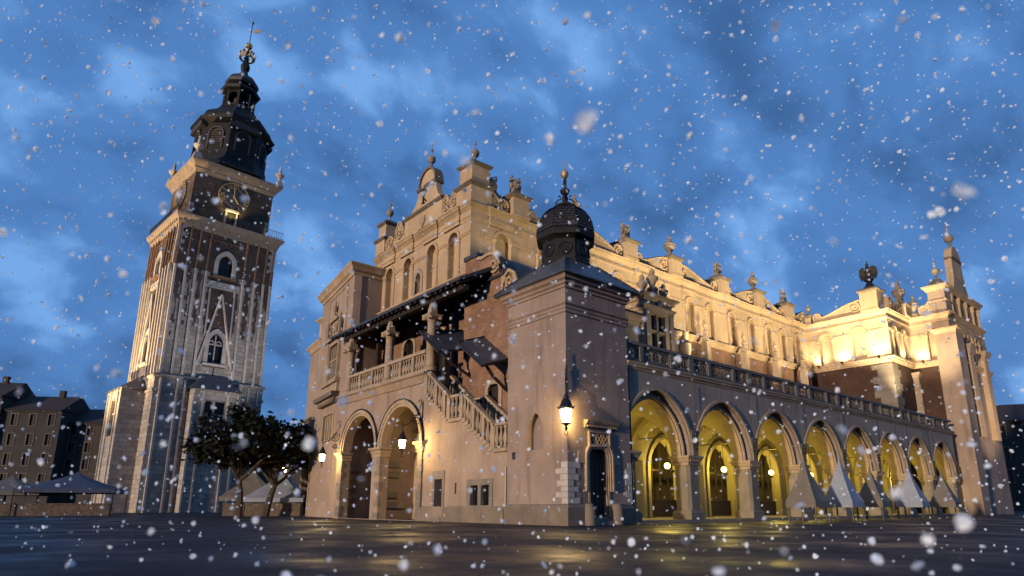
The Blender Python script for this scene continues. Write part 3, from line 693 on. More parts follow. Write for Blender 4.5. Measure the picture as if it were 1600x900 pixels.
def end_scroll(ua, ub, za, zb, name='gable_scroll'):
    n = 20; L = ub-ua; top_ = []
    for i in range(n+1):
        t = i/n; b1 = max(0, 1-((t-.24)/.25)**2)**.5; b2 = max(0, 1-((t-.76)/.26)**2)**.5
        top_.append((ua+L*t, ZC+.3+max(za*b1, zb*b2, .25)))
    o = MB().prism([(ua, ZC+.02), (ub, ZC+.02)]+list(reversed(top_)), FE, 0, .4).build(name, 'plaster_cream', HALL)
    MB().tube([FE(u, z, -.02) for u, z in top_], .07, 6).build('rim', 'plaster_cream', o)
    for uu, hh_, sg in ((ua+L*.25, za, 1), (ua+L*.75, zb, -1)):
        pts = spiral((uu, ZC+.3+hh_*.45), min(L*.24, .5), 1.7, pi/2, sg); MB().tube([FE(u, z, -.05) for u, z in pts], .06, 6).build('volute', 'plaster_cream', o)
    MB().prism([(u, z+.03) for u, z in top_]+[(u, z+.09) for u, z in reversed(top_)], FE, -.03, .44).build('coping', 'lead_roof', o)
end_scroll(11.45, 13.15, 1.15, 1.2); end_scroll(17.8, 20.25, 1.45, .8)

# transept crest: side gable with eagle, small pedestals and right hand gable front
FT = FX(XT)
pedestal(FT, 9.75, .35, .9, URN, figs=.55)
crest_seg(FT, 4.75, 9.3, 'hi', 'lo')
EP = pedestal(FT, 3.95, .78, 1.95, None)
eg = MB(); ex, ey, ez = XT+.22, 3.95, ZC+2.2
eg.lathe([(.62, 0), (.62, .1), (.40, .22), (.30, .45), (.20, .6), (.34, .75), (.38, .9), (.3, 1.0)], (ex, ey, ez), 12)
eg.ell((ex, ey, ez+1.55), .30, .30, .62, 10, 7); eg.ell((ex-.06, ey, ez+2.2), .15, .15, .2, 8, 5); eg.add([(ex-.18, ey-.05, ez+2.22), (ex-.18, ey+.05, ez+2.22), (ex-.36, ey, ez+2.14), (ex-.18, ey, ez+2.3)], [(0, 1, 2), (0, 2, 3), (1, 3, 2), (0, 3, 1)])
for sy in (-1, 1):
    w = [(ey+sy*.12, ez+1.95), (ey+sy*.45, ez+2.15), (ey+sy*.72, ez+1.95), (ey+sy*.78, ez+1.4), (ey+sy*.62, ez+.85), (ey+sy*.5, ez+1.05), (ey+sy*.42, ez+.8), (ey+sy*.3, ez+1.05), (ey+sy*.12, ez+1.2)]
    eg.prism(w, FX(ex-.06), 0, .14)
eg.tube([(ex, ey, ez+2.3), (ex, ey, ez+2.62)], .05, 6)
eg.build('eagle', 'copper_black', EP)
FR = FY(YT)
crest_seg(FR, XT+1.0, X2-1.5, 'hi', 'lo')
fl = pedestal(FR, X2-.7, .70, 1.15, URN, figs=1.25)
for dx in (-.62, .62): inst('mask_figure', MASC, fl, (X2-.7+dx, YT+.2, ZC+1.2), 0, (.6, .6, .7))
FT2 = FX(X2)
crest_seg(FT2, Y3+1.1, YT-1.0, 'hi', 'lo')
inst('urn', URN, HALL, (X2+.3, YT-.55, ZC+.35), 0, (.95, .95, 1.1)); MB().frus((X2+.3, YT-.55), ZC+.02, .42, ZC+.36, .36).build('urn_base', 'stone_trim', HALL)
# transept body below the ledge
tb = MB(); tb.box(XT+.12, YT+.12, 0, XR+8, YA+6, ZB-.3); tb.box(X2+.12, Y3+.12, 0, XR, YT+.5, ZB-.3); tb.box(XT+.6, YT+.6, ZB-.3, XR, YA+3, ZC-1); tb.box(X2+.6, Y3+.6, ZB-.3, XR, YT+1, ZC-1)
TRB = tb.build('transept_lower_wall', 'brick_shaded', HALL)
qz = 6.7; i = 0
while qz < ZB-.45:
    h = .62; a, b = (1.75, 1.2) if i % 2 else (1.3, 1.65); h2 = min(h, ZB-.4-qz)
    MB().add([(XT+.05, YT+.05+a, qz), (XT+.05, YT+.05, qz), (XT+.05+b, YT+.05, qz), (XT+.05+b, YT+.2, qz), (XT+.2, YT+.2, qz), (XT+.2, YT+.05+a, qz)]+[(p[0], p[1], qz+h2-.015) for p in ((XT+.05, YT+.05+a), (XT+.05, YT+.05), (XT+.05+b, YT+.05), (XT+.05+b, YT+.2), (XT+.2, YT+.2), (XT+.2, YT+.05+a))],
             [(0, 1, 4, 5), (1, 2, 3, 4), (6, 11, 10, 7), (7, 10, 9, 8), (0, 6, 7, 1), (1, 7, 8, 2), (2, 8, 9, 3), (3, 9, 10, 4), (4, 10, 11, 5), (5, 11, 6, 0)]).build('quoin', 'stone_grey', TRB, smooth=False)
    qz += h; i += 1
m = MB(); m.box(X2-.42, YT-.35, 6.7, X2+.1, YT+.10, 11.9); m.box(X2-.36, YT-.40, 7.3, X2-.04, YT-.35, 11.3); PL = m.build('pilaster', 'stone_trim', HALL)
MB().sweep([(X2-.42, YT-.35), (X2+.1, YT-.35), (X2+.1, YT+.1), (X2-.42, YT+.1)], [(-.05, 11.9), (.05, 11.9), (.09, 12.1), (.2, 12.3), (.2, 12.4), (-.05, 12.42)], True).build('capital', 'stone_trim', PL)
# gable front of the transept
fr = niche_wall('transept_front_attic', X2, XR, ZB, ZC-.3, [49.9, 52.0, 54.1], FY(Y3), nw=.5)
MB().prism([(X2, 0), (XR, 0), (XR, ZB), (X2, ZB)], FY(Y3), .02, .5).build('transept_front_wall', 'plaster_facade', HALL)
BT = MB().box(X2-.55, Y3-.55, 0, X2+1.45, Y3+1.1, 15.6).build('buttress', 'plaster_facade', HALL)
MB().sweep([(X2-.55, Y3-.55), (X2+1.45, Y3-.55), (X2+1.45, Y3+1.1), (X2-.55, Y3+1.1)], [(-.05, 15.5), (.05, 15.5), (.10, 15.7), (.25, 15.85), (.25, 15.98), (-.05, 16.0)], True).build('cap_moulding', 'plaster_cream', BT)
for x in (50.2, 54.6):
    pl_ = MB().box(x-.6, Y3-.42, 6.6, x+.6, Y3+.1, 14.2).build('pilaster', 'plaster_cream', HALL)
    MB().sweep([(x-.6, Y3-.42), (x+.6, Y3-.42), (x+.6, Y3+.1), (x-.6, Y3+.1)], [(-.05, 14.1), (.06, 14.1), (.1, 14.4), (.3, 14.8), (.3, 14.95), (-.05, 14.97)], True).build('capital', 'stone_trim', pl_)
cp_ = MB(); z0 = ZC+.02
cp_.box(X2-.05, Y3-.05, z0, X2+1.45, Y3+1.3, 19.6); CPST = cp_.build('gable_tower', 'plaster_facade', HALL, smooth=False)
MB().sweep([(X2-.05, Y3-.05), (X2+1.45, Y3-.05), (X2+1.45, Y3+1.3), (X2-.05, Y3+1.3)], [(-.05, 18.6), (.05, 18.6), (.12, 18.72), (-.05, 18.75)], True).build('band', 'plaster_cream', CPST)
MB().sweep([(X2-.05, Y3-.05), (XR-.5, Y3-.05), (XR-.5, Y3+1.3), (X2-.05, Y3+1.3)], [(-.05, 19.6), (.06, 19.6), (.2, 19.85), (.35, 20.0), (.35, 20.12), (-.05, 20.15)], True).build('cornice', 'plaster_cream', CPST)
MB().prism([(X2+1.45, z0), (XR-.55, z0), (XR-.55, 19.6), (X2+1.45, 19.6)], FY(Y3), .15, .6, [arch(c_, .45, 17.75, 18.7, None, 6) for c_ in (49.4, 51.4, 53.4, 55.3)]).build('upper_arcade', 'plaster_cream', CPST)
for x in (48.4, 50.4, 52.4, 54.4, 56.2): MB().lathe([(.16, z0), (.16, z0+.2), (.11, z0+.3), (.10, 18.9), (.18, 19.1), (.18, 19.6)], (x, Y3+.0, 0), 8).build('column', 'plaster_cream', CPST)
MB().box(X2+.2, Y3+.7, z0, XR-.8, Y3+1.2, 20.1).build('gable_backing', 'plaster_facade', CPST)
gp = [(49.3, 20.14), (56.3, 20.14)]+[(56.3-1.9*sin(t)*1.0, 20.14+2.2*(1-cos(t))) for t in [i*pi/16 for i in range(1, 9)]]+[(54.2, 22.6), (54.1, 24.0), (51.3, 24.0), (51.2, 22.6)]+[(49.3+1.9*sin(t), 20.14+2.2*(1-cos(t))) for t in [i*pi/16 for i in range(8, 0, -1)]]
MB().prism(gp, FY(Y3), .2, .8).build('gable_front', 'plaster_cream', CPST)
MB().prism([(52.7+1.3*cos(t), 24.1+1.3*sin(t)) for t in [i*pi/12 for i in range(13)]], FY(Y3), .15, .8).build('gable_cap', 'plaster_cream', CPST)
MB().sweep([(51.2, Y3+.2), (54.2, Y3+.2)], [(-.6, 23.9), (.06, 23.9), (.16, 24.05), (-.6, 24.12)]).build('gable_band', 'stone_sill', CPST)
inst('finial', BALL_FINIAL, CPST, (52.7, Y3+.5, 25.3), 0, (1.0, 1.0, 1.0))
MB().frus((X2+.7, Y3+.6), 20.13, .75, 20.5, .5).frus((X2+.7, Y3+.6), 20.5, .5, 20.85, .3).build('finial_base', 'stone_sill', CPST)
inst('finial', BALL_FINIAL, CPST, (X2+.7, Y3+.6, 20.8), 0, (.78, .78, .78))
# terrace pinnacles at the foot of the hall wall
pn = MB(); pn.frus((0, 0), 0, .30, .35, .30); pn.frus((0, 0), .35, .24, 1.9, .24); pn.frus((0, 0), 1.9, .30, 2.0, .30)
pn = pn.mesh('pinnacle', 'stone_trim', smooth=False)
pt = MB(); pt.frus((0, 0), 2.0, .2, 2.7, .12); pt.lathe([(.2, 2.7), (.24, 2.8), (.12, 2.92), (.10, 3.15), (.2, 3.3), (.2, 3.42), (.1, 3.5), (.12, 3.65), (.03, 3.78)], (0, 0, 0), 8)
for s_ in (-1, 1): pt.ell((s_*.2, 0, 2.2), .09, .09, .16, 6, 4); pt.ell((0, s_*.2, 2.2), .09, .09, .16, 6, 4)
pt = pt.mesh('pinnacle_top', 'stone_trim')
for x in (18.5, 23.6, 28.95, 33.9, 38.7):
    o = inst('pinnacle', pn, HALL, (x, 9.3, 10.75)); inst('pinnacle_top', pt, o)
    MB().box(x-.3, 9.0, 6.66, x+.3, 10.2, 10.77).build('buttress', 'brick_red', HALL)

# ---- terrace house (stair head) with cross window and vases
YD = 4.0
TH = MB().prism([(9.85, 6.6), (12.35, 6.6), (12.35, 12.0), (9.85, 12.0)], FY(YD), 0, .4, [[(10.42, 8.3), (11.68, 8.3), (11.68, 11.15), (10.42, 11.15)]])
TH.box(9.85, YD+.4, 6.6, 12.35, YD+4, 12.0); TH = TH.build('stair_head', 'plaster_cream', HALL)
MB().box(10.4, YD+.25, 8.28, 11.7, YD+.3, 11.17).build('window_pane', 'glass_dark', TH)
for a_ in ((10.98, 8.3, 11.12, 11.15), (10.42, 10.1, 11.68, 10.24)): MB().box(a_[0], YD+.06, a_[1], a_[2], YD+.25, a_[3]).build('cross_bar', 'stone_trim', TH, smooth=False)
for x in (9.98, 12.1): MB().box(x-.10, YD-.12, 6.7, x+.22, YD+.05, 11.3).build('pilaster', 'stone_trim', TH)
MB().sweep([(9.85, YD+2), (9.85, YD), (12.35, YD), (12.35, YD+2)], [(-.1, 11.25), (.08, 11.25), (.10, 11.42), (.18, 11.5), (.18, 11.58), (-.1, 11.6)]).build('architrave', 'plaster_cream', TH)
MB().sweep([(9.85, YD+2), (9.85, YD), (12.35, YD), (12.35, YD+2)], [(-.1, 11.85), (.10, 11.85), (.16, 12.0), (.34, 12.1), (.34, 12.2), (-.1, 12.24)]).build('cornice', 'plaster_cream', TH)
MB().ell((11.1, YD-.12, 11.72), .2, .14, .26, 8, 6).build('keystone_mask', 'stone_statue', TH)
VASE = MB().lathe([(.30, 0), (.30, .12), (.17, .22), (.14, .30), (.33, .62), (.34, .74), (.24, .84), (.12, .92), (.17, 1.02), (.16, 1.12), (.03, 1.3)], seg=12).mesh('vase', 'stone_trim')
for x, s_, h_ in ((10.15, .95, 0), (11.05, 1.05, .45), (12.05, .85, 0)):
    if h_: MB().frus((x, YD+.3), 12.2, .26, 12.2+h_, .2).build('vase_stand', 'stone_trim', TH)
    inst('vase', VASE, TH, (x, YD+.3, 12.22+h_), 0, (s_, s_, s_))
for x0, x1, zt in ((7.9, 9.85, 10.9), (12.35, 13.75, 10.6)):
    m = MB().box(x0, YD+.3, 6.6, x1, YD+4, zt).build('side_wing', 'plaster_cream', TH)
    MB().sweep([(x0, YD+.3), (x1-.001, YD+.3)], [(-.1, zt-.75), (.05, zt-.75), (.07, zt-.5), (.16, zt-.4), (.16, zt-.3), (.26, zt-.15), (.26, zt-.02), (-.1, zt)]).build('wing_cornice', 'plaster_cream', TH)
    MB().add([(x0-.1, YD-.05, zt), (x1+.1, YD-.05, zt), (x1+.1, YD+4, zt+.5), (x0-.1, YD+4, zt+.5), (x0-.1, YD-.05, zt+.05), (x1+.1, YD-.05, zt+.05), (x1+.1, YD+4, zt+.56), (x0-.1, YD+4, zt+.56)], [(0, 3, 2, 1), (4, 5, 6, 7), (0, 1, 5, 4), (1, 2, 6, 5), (2, 3, 7, 6), (3, 0, 4, 7)]).build('wing_roof', 'lead_roof', TH)
MB().lathe([(.26, 6.7), (.26, 8.6), (.32, 8.7), (.32, 8.9), (.22, 9.0), (.36, 9.5), (.36, 9.9), (.2, 10.1), (.26, 10.6)], (13.55, YD+.1, 0), 12).build('baluster_column', 'stone_trim', TH)
m = MB().box(5.4, 6.2, 6.6, 7.4, 8.5, 12.9).build('chimney_block', 'plaster_cream', HALL)
for x, s_ in ((5.95, 1.2), (6.95, 1.0)): inst('vase', VASE, m, (x, 6.5, 12.9), 0, (s_, s_, s_))

# ---- end facade: two arches, loggia and outside stair (plane x = 0)
F0 = FX(0)
A1C, A2C, AR, AZ = 17.6, 12.75, 2.02, 3.86
prof_top = [(20.5, 6.9), (10.2, 6.9), (10.15, 6.15), (8.12, 4.62), (6.9, 4.62), (4.55, 3.0), (PW, 3.0)]
wl = MB().prism([(PW, 0), (20.5, 0)]+prof_top, F0, .06, .55, [arch(A1C, AR, .02, AZ, None, 12), arch(A2C, AR, .02, AZ, None, 12), [(8.55, .2), (9.25, .2), (9.25, 1.95), (8.55, 1.95)], [(4.85, .72), (5.48, .72), (5.48, 1.62), (4.85, 1.62)], [(5.66, .72), (6.28, .72), (6.28, 1.62), (5.66, 1.62)], [(7.38, 1.25), (7.52, 1.25), (7.52, 1.75), (7.38, 1.75)]])
FAC = wl.build('stair_facade', 'plaster_facade', HALL)
MB().sweep([(.06, 10.75), (.06, PW+.17)], [(-.02, 0), (.12, 0), (.12, .60), (.05, .68), (-.02, .7)]).build('plinth', 'stone_plinth', FAC)
for c_ in (A1C, A2C):
    for r0, r1, d in ((AR, AR+.16, .0), (AR+.16, AR+.34, -.06)):
        MB().prism(ring(c_, r0, r1, AZ, AZ, None, None, 14), F0, d, .3).build('archivolt', 'stone_trim', FAC)
    MB().tube([(-.04, c_+(AR+.37)*cos(t), AZ+(AR+.37)*sin(t)) for t in [i*pi/24 for i in range(25)]], .05, 5).build('arch_drip', 'iron', FAC)
for y0, y1 in ((10.35, 10.80), (14.70, 15.65), (19.55, 20.15)):
    im = MB().sweep([(.55, y1), (0, y1), (0, y0), (.55, y0)], [(-.2, 3.35), (.05, 3.35), (.05, 3.50), (.10, 3.56), (.10, 3.66), (.22, 3.76), (.22, AZ-.003), (-.2, AZ-.002)]).build('impost', 'stone_trim', FAC)
    MB().box(-.03, y0+.02, .0, .5, y1-.02, 3.35).build('jamb', 'plaster_facade', FAC)
    z = .1; i = 0
    while z < 3.2:
        h = random.uniform(.24, .34); w = .16 if i % 2 else .3
        if random.random() < .72: MB().box(-.045, y0+.02-random.uniform(0, .04), z, .1, min(y0+w+random.uniform(.1, .3), y1), z+h-.02).build('jamb_stone', 'stone_grey', FAC, smooth=False)
        z += h; i += 1
# passage behind the arches
ps = MB(); ps.box(2.3, 10.4, 0, 2.38, 20.5, 6.9); ps.box(.56, 10.4, 0, 2.3, 10.55, 6.9); ps.box(.56, 15.0, 0, 2.3, 15.3, 6.9); ps.box(.56, 20.2, 0, 2.3, 20.4, 6.9); ps.box(.56, 10.55, 6.3, 2.3, 20.2, 6.4)
PSG = ps.build('passage_wall', 'plaster_facade', HALL)
for y in (12.0, 16.4): 
    dr = MB(); dr.prism(arch(y, .75, .05, 2.2, None, 6), FX(2.24), 0, .05); dr.build('passage_door', 'wood_dark', PSG)
    MB().prism(ring(y, .75, .95, .05, 2.2, None, None, 6), FX(2.2), 0, .1).build('door_surround', 'stone_trim', PSG)
for zz in (.6, 1.15, 1.7, 2.25, 2.8):
    for y in (14.84, 19.98):
        if random.random() < .8: MB().box(.56, y, zz, 1.2+random.uniform(0, .5), y+.16 if y < 15 else y+.21, zz+.33).build('jamb_stone', 'stone_grey', PSG, smooth=False)
# cellar door and window
dr = MB().box(.30, 8.54, .2, .34, 9.26, 1.96).build('cellar_door', 'wood_dark', HALL); MB().box(.02, 8.38, 1.96, .3, 9.42, 2.35).build('lintel', 'stone_grey', dr); MB().box(-.1, 8.45, 0, .1, 9.35, .2).build('step', 'stone_grey', dr)
for y in (8.48, 9.32): MB().box(.03, y-.1, .2, .3, y+.08, 1.96).build('jamb', 'stone_grey', dr)
wf = MB().prism([(4.62, .52), (6.52, .52), (6.52, 1.86), (4.62, 1.86)], F0, .02, .2, [[(4.87, .74), (5.46, .74), (5.46, 1.60), (4.87, 1.60)], [(5.68, .74), (6.26, .74), (6.26, 1.60), (5.68, 1.60)]]).build('cellar_window', 'stone_grey', HALL)
MB().box(.28, 4.8, .7, .3, 6.3, 1.65).build('pane', 'glass_dark', wf)
for y in (5.06, 5.27, 5.87, 6.08): MB().tube([(.15, y, .72), (.15, y, 1.62)], .012, 5).build('bar', 'iron', wf)
MB().box(.25, 7.36, 1.2, .28, 7.54, 1.8).build('slit_pane', 'glass_dark', FAC)
MB().tube([(.0, PW+.10, .6), (.0, PW+.10, 2.3)], .025, 5).build('rain_pipe', 'stone_tooth', FAC)

# loggia floor, balustrade, columns
LG = MB().sweep([(0, 20.5), (0, 10.05)], [(-.5, 6.86), (.02, 6.86), (.06, 6.95), (.10, 7.02), (.18, 7.20), (.30, 7.26), (.30, 7.36), (-.5, 7.38)]).build('loggia_slab', 'plaster_facade', HALL)
MB().box(.06, 10.05, 7.0, XA, 20.5, 7.30).build('loggia_floor', 'stone_grey', HALL)
colys = [19.45, 14.45, 10.0]
BALU = MB().box(-.12, 10.25, 7.38, .16, 19.3, 7.52).build('balustrade', 'stone_trim', HALL)
MB().box(-.14, 10.25, 8.36, .18, 19.3, 8.54).build('handrail', 'stone_trim', BALU)
def bal_run(y0, y1, posts):
    for p in posts: MB().box(-.10, p-.10, 7.52, .14, p+.10, 8.36).build('rail_post', 'stone_trim', BALU, smooth=False)
    marks = [y0]+list(posts)+[y1]
    for a, b in zip(marks, marks[1:]):
        n = max(2, round((b-a-.26)/.27))
        for i in range(n): inst('baluster', BALUSTER, BALU, (.02, a+.13+(b-a-.26)*(i+.5)/n, 7.52), 0, (1, 1, 1.2))
bal_run(10.25, 14.15, (11.55, 12.9)); bal_run(14.75, 19.2, (16.2, 17.75))
COLM = MB().lathe([(.30, 7.38), (.30, 7.55), (.34, 7.60), (.25, 7.68), (.25, 7.75), (.225, 9.9), (.26, 9.95), (.22, 10.0), (.24, 10.05), (.34, 10.22)], seg=14).mesh('column', 'stone_trim')
CAPM = MB(); CAPM.frus((0, 0), 10.22, .36, 10.34, .40); CAPM.frus((0, 0), 10.34, .2, 10.75, .16)
for sx in (-1, 1):
    for sy in (-1, 1): CAPM.lathe([(.02, -.07), (.14, -.07), (.14, .07), (.02, .07)], (sx*.28, sy*.28, 10.14), 8)
CAPM.lathe([(.16, 10.72), (.2, 10.85), (.1, 11.0), (.1, 11.35)], (0, 0, 0), 8); CAPM = CAPM.mesh('capital', 'stone_trim')
for y in colys: o = inst('column', COLM, HALL, (.05, y, 0)); inst('capital', CAPM, o)
for y in (19.0, 12.2, 10.3): MB().box(1.55, y-.14, 7.3, 1.83, y+.14, 11.6).build('timber_post', 'wood_dark', HALL)
EAVE = MB().prism([(-.50, 11.28), (-.50, 11.42), (XA+.1, 13.02), (XA+.1, 12.75)], lambda u, v, d: (u, d, v), 6.75, 21.7).build('loggia_roof', 'lead_roof', HALL)
MB().box(-.10, 7.0, 10.98, .22, 20.4, 11.22).build('eave_beam', 'wood_dark', EAVE)
for i in range(30):
    y = 6.95+i*.5; MB().prism([(-.44, 11.14), (-.44, 11.29), (XA, 12.74), (XA, 12.58)], lambda u, v, d: (u, d, v), y, y+.16).build('rafter', 'wood_dark', EAVE, smooth=False)
# outside stair
STR = MB(); nst = 9
pts1 = [(10.15-i*(10.15-8.12)/nst, 6.15-i*(6.15-4.62)/nst) for i in range(nst+1)]; pts2 = [(6.9-i*(6.9-4.55)/10, 4.62-i*(4.62-3.0)/10) for i in range(11)]
STR.box(.1, 8.15, 4.3, 1.48, 10.2, 4.5); STAIR = STR.build('stair', 'stone_trim', HALL)
for pts in (pts1, pts2):
    for (ya, za), (yb, zb) in zip(pts, pts[1:]):
        MB().box(-.10, yb-.06, zb+.0, 1.48, ya, zb+(za-zb)+.02).build('step', 'stone_trim', STAIR, smooth=False)
MB().box(-.10, 6.86, 4.56, 1.48, 8.14, 4.72).build('landing', 'stone_trim', STAIR); MB().box(-.10, PW+.01, 2.94, 1.48, 4.52, 3.10).build('landing', 'stone_trim', STAIR)
def rail(p, q_, w=.14, h=.13, mat='stone_trim', nm='stair_rail', x=0.02):
    (ya, za), (yb, zb) = p, q_
    m = MB(); m.add([(x-w, ya, za), (x+w, ya, za), (x+w, ya, za+h), (x-w, ya, za+h), (x-w, yb, zb), (x+w, yb, zb), (x+w, yb, zb+h), (x-w, yb, zb+h)], [(0, 1, 2, 3), (4, 7, 6, 5), (0, 4, 5, 1), (1, 5, 6, 2), (2, 6, 7, 3), (3, 7, 4, 0)])
    return m.build(nm, mat, STAIR)
segs = [((10.1, 6.22), (8.05, 4.68), 1.10, 8), ((7.95, 4.72), (7.0, 4.72), .98, 3), ((6.9, 4.66), (4.6, 3.06), 1.10, 9), ((4.45, 3.10), (PW+.02, 3.10), .95, 3)]
for (p, q_, hh_, n) in segs:
    for x in (0.02, 1.36):
        rail((p[0], p[1]+hh_), (q_[0], q_[1]+hh_), x=x)
        for i in range(n):
            t = (i+.5)/n; y = p[0]+(q_[0]-p[0])*t; zb_ = p[1]+(q_[1]-p[1])*t
            if i in (3, 6) and n > 7: MB().box(x-.10, y-.09, zb_-.05, x+.10, y+.09, zb_+hh_+.0).build('newel', 'stone_trim', STAIR, smooth=False)
            else: inst('baluster', BALUSTER, STAIR, (x, y, zb_+.03), 0, (1.05, 1.05, (hh_-.03)/.7))
for y, z0_, z1_ in ((8.0, 4.72, 5.85), (6.93, 4.72, 5.9), (4.5, 3.1, 4.2), (10.12, 6.1, 7.45)):
    MB().box(-.12, y-.13, z0_, .16, y+.13, z1_).build('newel', 'stone_trim', STAIR, smooth=False)
# brick wall beside the stair with scrolled top
bt = [(PW, 2.9), (9.2, 2.9), (9.2, 13.45), (8.15, 13.45), (8.0, 13.2), (7.55, 13.12), (7.1, 13.18), (6.65, 13.08), (6.35, 12.8), (6.22, 12.4), (6.30, 12.05), (6.0, 11.8), (5.75, 11.85), (5.3, 11.75), (4.95, 11.45), (4.75, 10.95), (4.3, 10.6), (PW, 10.4)]
BRW = MB().prism(bt, FX(1.5), 0, .5, [arch(6.55, .42, 4.2, 6.1, .3, 5)]).build('brick_end_wall', 'brick_red', HALL)
top_ = [(8.0, 13.22), (7.55, 13.14), (7.1, 13.2), (6.65, 13.1), (6.33, 12.82), (6.2, 12.4)]
MB().tube([(1.44, u, v) for u, v in top_], .10, 6).build('scroll_rim', 'plaster_cream', BRW)
MB().tube([(1.44, u, v) for u, v in spiral((6.62, 12.45), .42, 1.6, pi*.9, 1)], .075, 6).build('volute', 'plaster_cream', BRW)
MB().box(1.40, 8.05, 13.4, 2.1, 9.25, 13.62).build('coping', 'lead_roof', BRW); MB().box(1.36, 5.75, 11.72, 2.0, 7.5, 11.86).build('coping', 'lead_roof', BRW)
MB().tube([(1.44, u, v) for u, v in ((5.8, 11.2), (5.75, 11.6), (5.4, 11.85), (5.0, 11.6), (4.75, 11.0), (4.3, 10.7))], .10, 6).build('scroll_rim', 'plaster_cream', BRW)
MB().tube([(1.44, u, v) for u, v in spiral((5.35, 11.25), .38, 1.6, pi*.8, 1)], .075, 6).build('volute', 'plaster_cream', BRW)
MB().box(1.42, 5.88, 10.4, 1.52, 5.98, 11.7).build('strip', 'plaster_cream', BRW)
rb = [(7.9, 13.1), (7.1, 13.1), (6.65, 13.0), (6.4, 12.7), (6.28, 12.2), (6.28, 11.7), (5.3, 11.65), (4.9, 11.3), (4.4, 10.5), (PW, 10.3), (PW, 9.8), (7.9, 9.8)]
MB().prism(rb, FX(1.98), 0, 6.0).build('range_roof', 'lead_roof', HALL)
MB().prism(ring(6.55, .42, .66, 4.2, 6.1, .3, .5, 5), FX(1.5), -.06, .2).build('door_surround', 'stone_trim', BRW)
MB().prism(arch(6.55, .43, 4.2, 6.1, .31, 5), FX(1.75), 0, .05).build('stair_door', 'wood_dark', BRW)
# slate canopies over the stair
def canopy(name, ya, za, yb, zb, xf, xb, rise, xb2=None):
    m = MB(); t = .09
    v = [(xf, ya, za), (xf, yb, zb), (xb, yb, zb+rise), (xb2 or xb, ya, za+rise)]
    m.add(v+[(x, y, z-t) for x, y, z in v], [(0, 1, 2, 3), (7, 6, 5, 4), (0, 4, 5, 1), (1, 5, 6, 2), (2, 6, 7, 3), (3, 7, 4, 0)])
    o = m.build(name, 'slate', HALL, smooth=False)
    for a, b in ((v[0], v[1]), (v[1], v[2]), (v[0], v[3])): MB().tube([a, b], .05, 5).build('edge_board', 'wood_dark', o)
    for f in (.12, .5, .88):
        y = ya+(yb-ya)*f; z_ = za+(zb-za)*f-.12; MB().tube([(xf+.1, y, z_), (xb, y, z_+rise)], .06, 4).build('rafter', 'wood_dark', o)
    MB().tube([(xf+.35, yb+.15, zb+.1), (xf+.75, yb+.15, zb-.35), (xb, yb+.15, zb-.95)], .08, 5).build('brace', 'wood_dark', o)
    return o
canopy('stair_canopy', 10.24, 9.44, 8.40, 8.02, -.55, 1.5, .50, 2.1); canopy('stair_canopy', 7.4, 8.36, 5.4, 6.88, -.10, 1.5, .55)
m = MB().box(.30, 9.05, 4.7, .62, 9.35, 8.4).build('timber_post', 'wood_dark', HALL)

# ---- projecting left block, turned a little out of square
AB = Vector((.37, 20.43)); FB = Vector((.152, .988)); NBK = Vector((.988, -.152))
def BF(u, v, d): p = AB+FB*u+NBK*d; return (p.x, p.y, v)
def BFm(dd): return lambda u, v, d: BF(u, v, d+dd)
win = [(2.55, 9.2), (4.75, 9.2), (4.75, 11.6), (2.55, 11.6)]; low = [(2.75, 5.05), (5.25, 5.05), (5.25, 6.75), (2.75, 6.75)]
BLK = MB().prism([(0, 0), (8.0, 0), (8.0, 15.9), (0, 15.9)], BF, 0, .5, [win, low]).build('projecting_block', 'plaster_facade', HALL)
m = MB(); a = BF(0, 0, .5); b = BF(8, 0, .5)
pl = [BF(0.0, 0, .5)[:2], BF(8, 0, .5)[:2], (XA+4, b[1]+.3), (XA+4, 20.43+.02), (AB.x+.5, 20.43+.0)]
m.prism(pl, lambda u, v, d: (u, v, d), 0, 15.9); m.build('block_body', 'plaster_facade', BLK)
MB().sweep([(b[0]+3, b[1]+.2), BF(8, 0, 0)[:2], BF(0, 0, 0)[:2], (XA+.1, 20.43)], [(-.2, 15.65), (.06, 15.65), (.10, 15.82), (.26, 15.95), (.30, 16.1), (.46, 16.3), (.46, 16.38), (-.2, 16.5)]).build('block_cornice', 'plaster_cream', BLK)
for p in (((1.3, 1.36), (11.9, 15.36)), ((5.84, 5.9), (11.9, 15.36)), ((1.3, 5.9), (15.3, 15.36))):
    MB().prism([(p[0][0], p[1][0]), (p[0][1], p[1][0]), (p[0][1], p[1][1]), (p[0][0], p[1][1])], BF, -.04, .02).build('panel_frame', 'plaster_facade', BLK)
WN = MB().prism([(2.2, 9.0), (5.1, 9.0), (5.1, 11.9), (2.2, 11.9)], BF, -.12, .05, [win]).build('block_window', 'stone_trim', HALL)
MB().prism([(2.5, 9.15), (4.8, 9.15), (4.8, 11.65), (2.5, 11.65)], BF, .25, .28).build('pane', 'glass_dark', WN)
for i in range(5): u = 2.74+i*.46; MB().prism([(u-.05, 9.2), (u+.05, 9.2), (u+.05, 11.6), (u-.05, 11.6)], BF, .02, .14).build('mullion', 'stone_trim', WN)
MB().prism([(2.55, 10.5), (4.75, 10.5), (4.75, 10.62), (2.55, 10.62)], BF, .0, .13).build('transom', 'stone_trim', WN)
MB().prism([(1.9, 8.75), (5.6, 8.75), (5.7, 9.0), (1.8, 9.0)], BF, -.32, .05).build('sill', 'stone_trim', WN)
MB().prism([(2.1, 8.1), (5.3, 8.1), (5.5, 8.75), (1.95, 8.75)], BF, -.16, .05).build('apron', 'stone_trim', WN)
